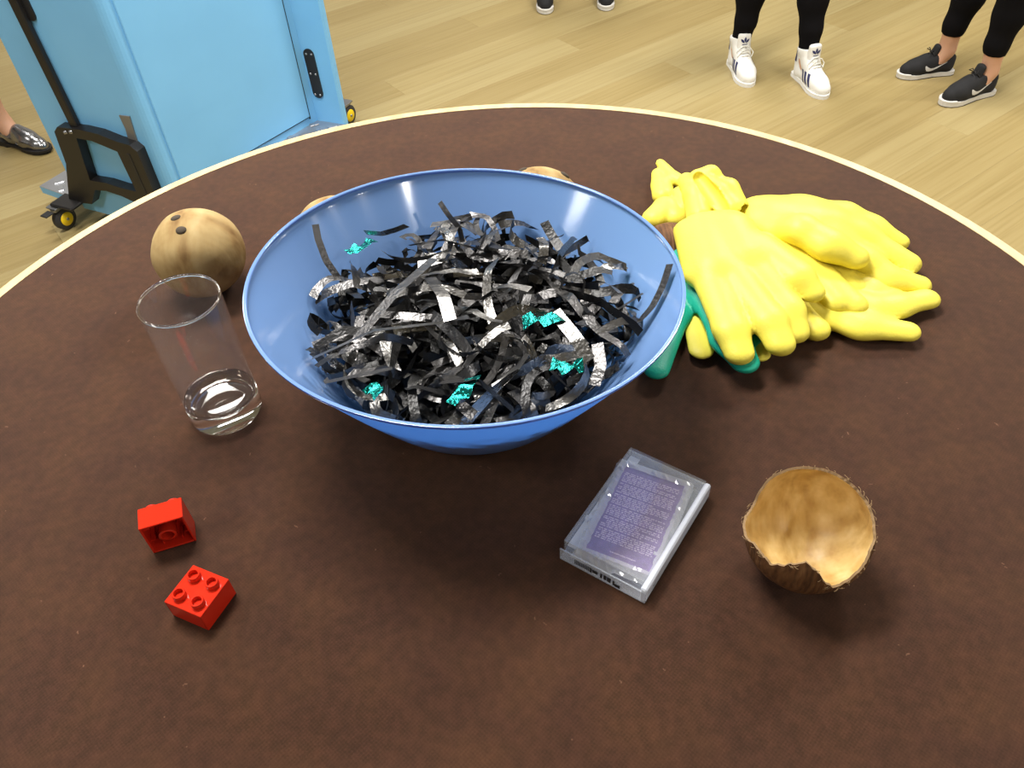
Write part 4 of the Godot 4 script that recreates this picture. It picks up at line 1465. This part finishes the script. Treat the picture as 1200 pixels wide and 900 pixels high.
		for j in 4:
			var c := Vector3(0, 0.078 + j * 0.008, 0.158 - j * 0.013)
			out.append(["lace", tube_mesh([c + Vector3(-0.022, -0.008, 0.0), c + Vector3(0, 0.006, 0.004), c + Vector3(0.022, -0.008, 0.0)], 0.0022, 6), M.black_sole, ""])
		out.append(["lace_bow", tube_mesh([Vector3(0, 0.106, 0.120), Vector3(0.014, 0.118, 0.130), Vector3(0.022, 0.112, 0.138), Vector3(0.006, 0.104, 0.128), Vector3(-0.012, 0.118, 0.132), Vector3(-0.022, 0.110, 0.136), Vector3(-0.002, 0.104, 0.122)], 0.002, 6), M.black_sole, ""])
		# the tick on each side: thick curved foot near the toe, thin tail to the heel
		for s in [-1.0, 1.0]:
			var lo := [Vector2(0.155, 0.058), Vector2(0.152, 0.046), Vector2(0.146, 0.037), Vector2(0.135, 0.034), Vector2(0.12, 0.037), Vector2(0.10, 0.044), Vector2(0.08, 0.053), Vector2(0.055, 0.064)]
			var hi := [Vector2(0.151, 0.060), Vector2(0.144, 0.055), Vector2(0.137, 0.051), Vector2(0.129, 0.048), Vector2(0.116, 0.048), Vector2(0.098, 0.052), Vector2(0.079, 0.058), Vector2(0.055, 0.0655)]
			out.append(["side_tick", patch(b, 0.018, lo, hi, Vector3(s, 0, 0)), M.swoosh, "pale grey tick mark"])
		out.append(["sole", extrude_mesh(sole, 0.017, sole_x.call(0.003)), M.white_sole, ""])
		out.append(["toe_bumper", extrude_mesh(sole_outline(0.252, 0.091).slice(7, 15), 0.006, sole_x.call(0.018)), M.white_sole, ""])
		out.append(["outsole", extrude_mesh(sole_outline(0.247, 0.088), 0.004, sole_x.call(0.0)), M.black_sole, ""])
	else:
		var ch := [
			[[0.0, 0.045, 0.034, 0.027], [0.0, 0.040, 0.08, 0.029], [0.0, 0.034, 0.15, 0.033], [0.0, 0.026, 0.200, 0.027], [0.0, 0.022, 0.226, 0.018]],
			[[0.0, 0.068, 0.120, 0.024], [0.0, 0.046, 0.165, 0.028]]]
		out.append(["upper", body_mesh(ch, 0.004, 1.0, 0.018, Vector3.ZERO, [[Vector3(0, 0.012, 0), Vector3.DOWN], [Vector3(0, 0.066, 0.0), Vector3(0, 1, -0.25).normalized()]]), M.silver_shoe, "shiny silver leather"])
		out.append(["sole", extrude_mesh(sole_outline(0.25, 0.086), 0.009, sole_x.call(0.008)), M.black_sole, ""])
		out.append(["forefoot_tread", extrude_mesh(sole_outline(0.24, 0.080).slice(5, 17), 0.008, sole_x.call(0.0)), M.black_sole, ""])
		out.append(["heel_block", extrude_mesh([Vector2(-0.03, 0.004), Vector2(0.03, 0.004), Vector2(0.031, 0.05), Vector2(0.022, 0.062), Vector2(-0.022, 0.062), Vector2(-0.031, 0.05)], 0.022, sole_x.call(0.0)), M.black_sole, ""])
		out.append(["strap", tube_mesh([Vector3(-0.032, 0.03, 0.125), Vector3(-0.026, 0.058, 0.128), Vector3(0, 0.075, 0.140), Vector3(0.026, 0.058, 0.128), Vector3(0.032, 0.03, 0.125)], 0.004, 6), M.silver_shoe, ""])
	return out

func person(label: String, kind: String, feet: Array, hem: float, cloth: Material, cache: Dictionary) -> void:
	var mid := Vector3.ZERO
	var face := Vector3.ZERO
	for f in feet:
		mid += (f[0] + (f[1] - f[0]) * 0.25) / feet.size()
		face += (f[1] - f[0]).normalized() / feet.size()
	face = face.normalized()
	var right := Vector3.UP.cross(face).normalized()
	var o := thing("person", label, "person", mid)
	var skin := []
	var wear := []
	var hipc := Vector3(0, 0.92, 0) - face * 0.02
	var ankle_y := 0.10
	var sides := []
	for f in feet:
		sides.append((f[0] - mid).dot(right))
	for i in feet.size():
		var f: Array = feet[i]
		var d: Vector3 = (f[1] - f[0]).normalized()
		var ank: Vector3 = f[0] + d * 0.056 - mid
		var s := 1.0 if sides[i] >= sides[(i + 1) % feet.size()] else -1.0
		var hip := hipc + right * s * 0.085 - Vector3(0, 0.04, 0)
		var knee := ank.lerp(hip, 0.46) + Vector3(0, 0.50, 0) - Vector3(0, ank.lerp(hip, 0.46).y, 0) + d * 0.02
		var calf := ank.lerp(knee, 0.62) - d * 0.018
		var pts := [[ank + Vector3(0, 0.06, 0) + d * 0.025, 0.034], [ank + Vector3(0, ankle_y, 0), 0.032], [ank.lerp(knee, 0.35) + Vector3(0, 0.03, 0), 0.038], [calf, 0.053], [knee, 0.052], [knee.lerp(hip, 0.5), 0.070], [hip, 0.088]]
		var ch := []
		for q in pts:
			ch.append([q[0].x, q[0].y, q[0].z, q[1]])
		skin.append(ch)
		var cw := []
		for q in pts.slice(1):
			cw.append([q[0].x, q[0].y, q[0].z, q[1] + 0.005])
		wear.append(cw)
	for set_ in [[skin, 0.0], [wear, 0.005]]:
		set_[0].append([[hipc.x - right.x * 0.07, hipc.y, hipc.z - right.z * 0.07, 0.095 + set_[1]], [hipc.x + right.x * 0.07, hipc.y, hipc.z + right.z * 0.07, 0.095 + set_[1]]])
		set_[0].append([[hipc.x - right.x * 0.04, hipc.y + 0.14, hipc.z - right.z * 0.04, 0.09 + set_[1]], [hipc.x + right.x * 0.04, hipc.y + 0.14, hipc.z + right.z * 0.04, 0.09 + set_[1]]])
	part("body", body_mesh(skin, 0.010, 1.0, 0.02, Vector3.ZERO, [[Vector3(0, 0.05, 0), Vector3.DOWN]]), M.skin, o)
	part("leggings", body_mesh(wear, 0.010, 1.0, 0.02, Vector3.ZERO, [[Vector3(0, hem, 0), Vector3.DOWN]]), cloth, o)
	for f in feet:
		shoe(kind, o, f[0], f[1], cache)

func build_people() -> void:
	var cache := {}
	person("person in black leggings and white high-top sneakers with blue stripes", "high_top", [[Vector3(1.045, 0, -3.43), Vector3(1.055, 0, -3.18)], [Vector3(1.280, 0, -3.285), Vector3(1.325, 0, -3.04)]], 0.10, M.legging, cache)
	person("person in cropped black leggings and black running shoes with pale ticks", "runner", [[Vector3(1.905, 0, -3.205), Vector3(1.67, 0, -3.19)], [Vector3(1.985, 0, -3.02), Vector3(1.745, 0, -2.935)]], 0.165, M.legging, cache)
	person("person at the back in dark shoes with white soles, only toes showing", "runner", [[Vector3(0.275, 0, -4.31), Vector3(0.28, 0, -4.06)], [Vector3(0.59, 0, -4.305), Vector3(0.575, 0, -4.055)]], 0.12, M.legging, cache)
	person("person by the blue cart in a shiny silver loafer and navy trousers", "loafer", [[Vector3(-2.01, 0, -3.12), Vector3(-1.775, 0, -3.00)], [Vector3(-2.20, 0, -2.93), Vector3(-1.98, 0, -2.80)]], 0.25, M.navy, cache)
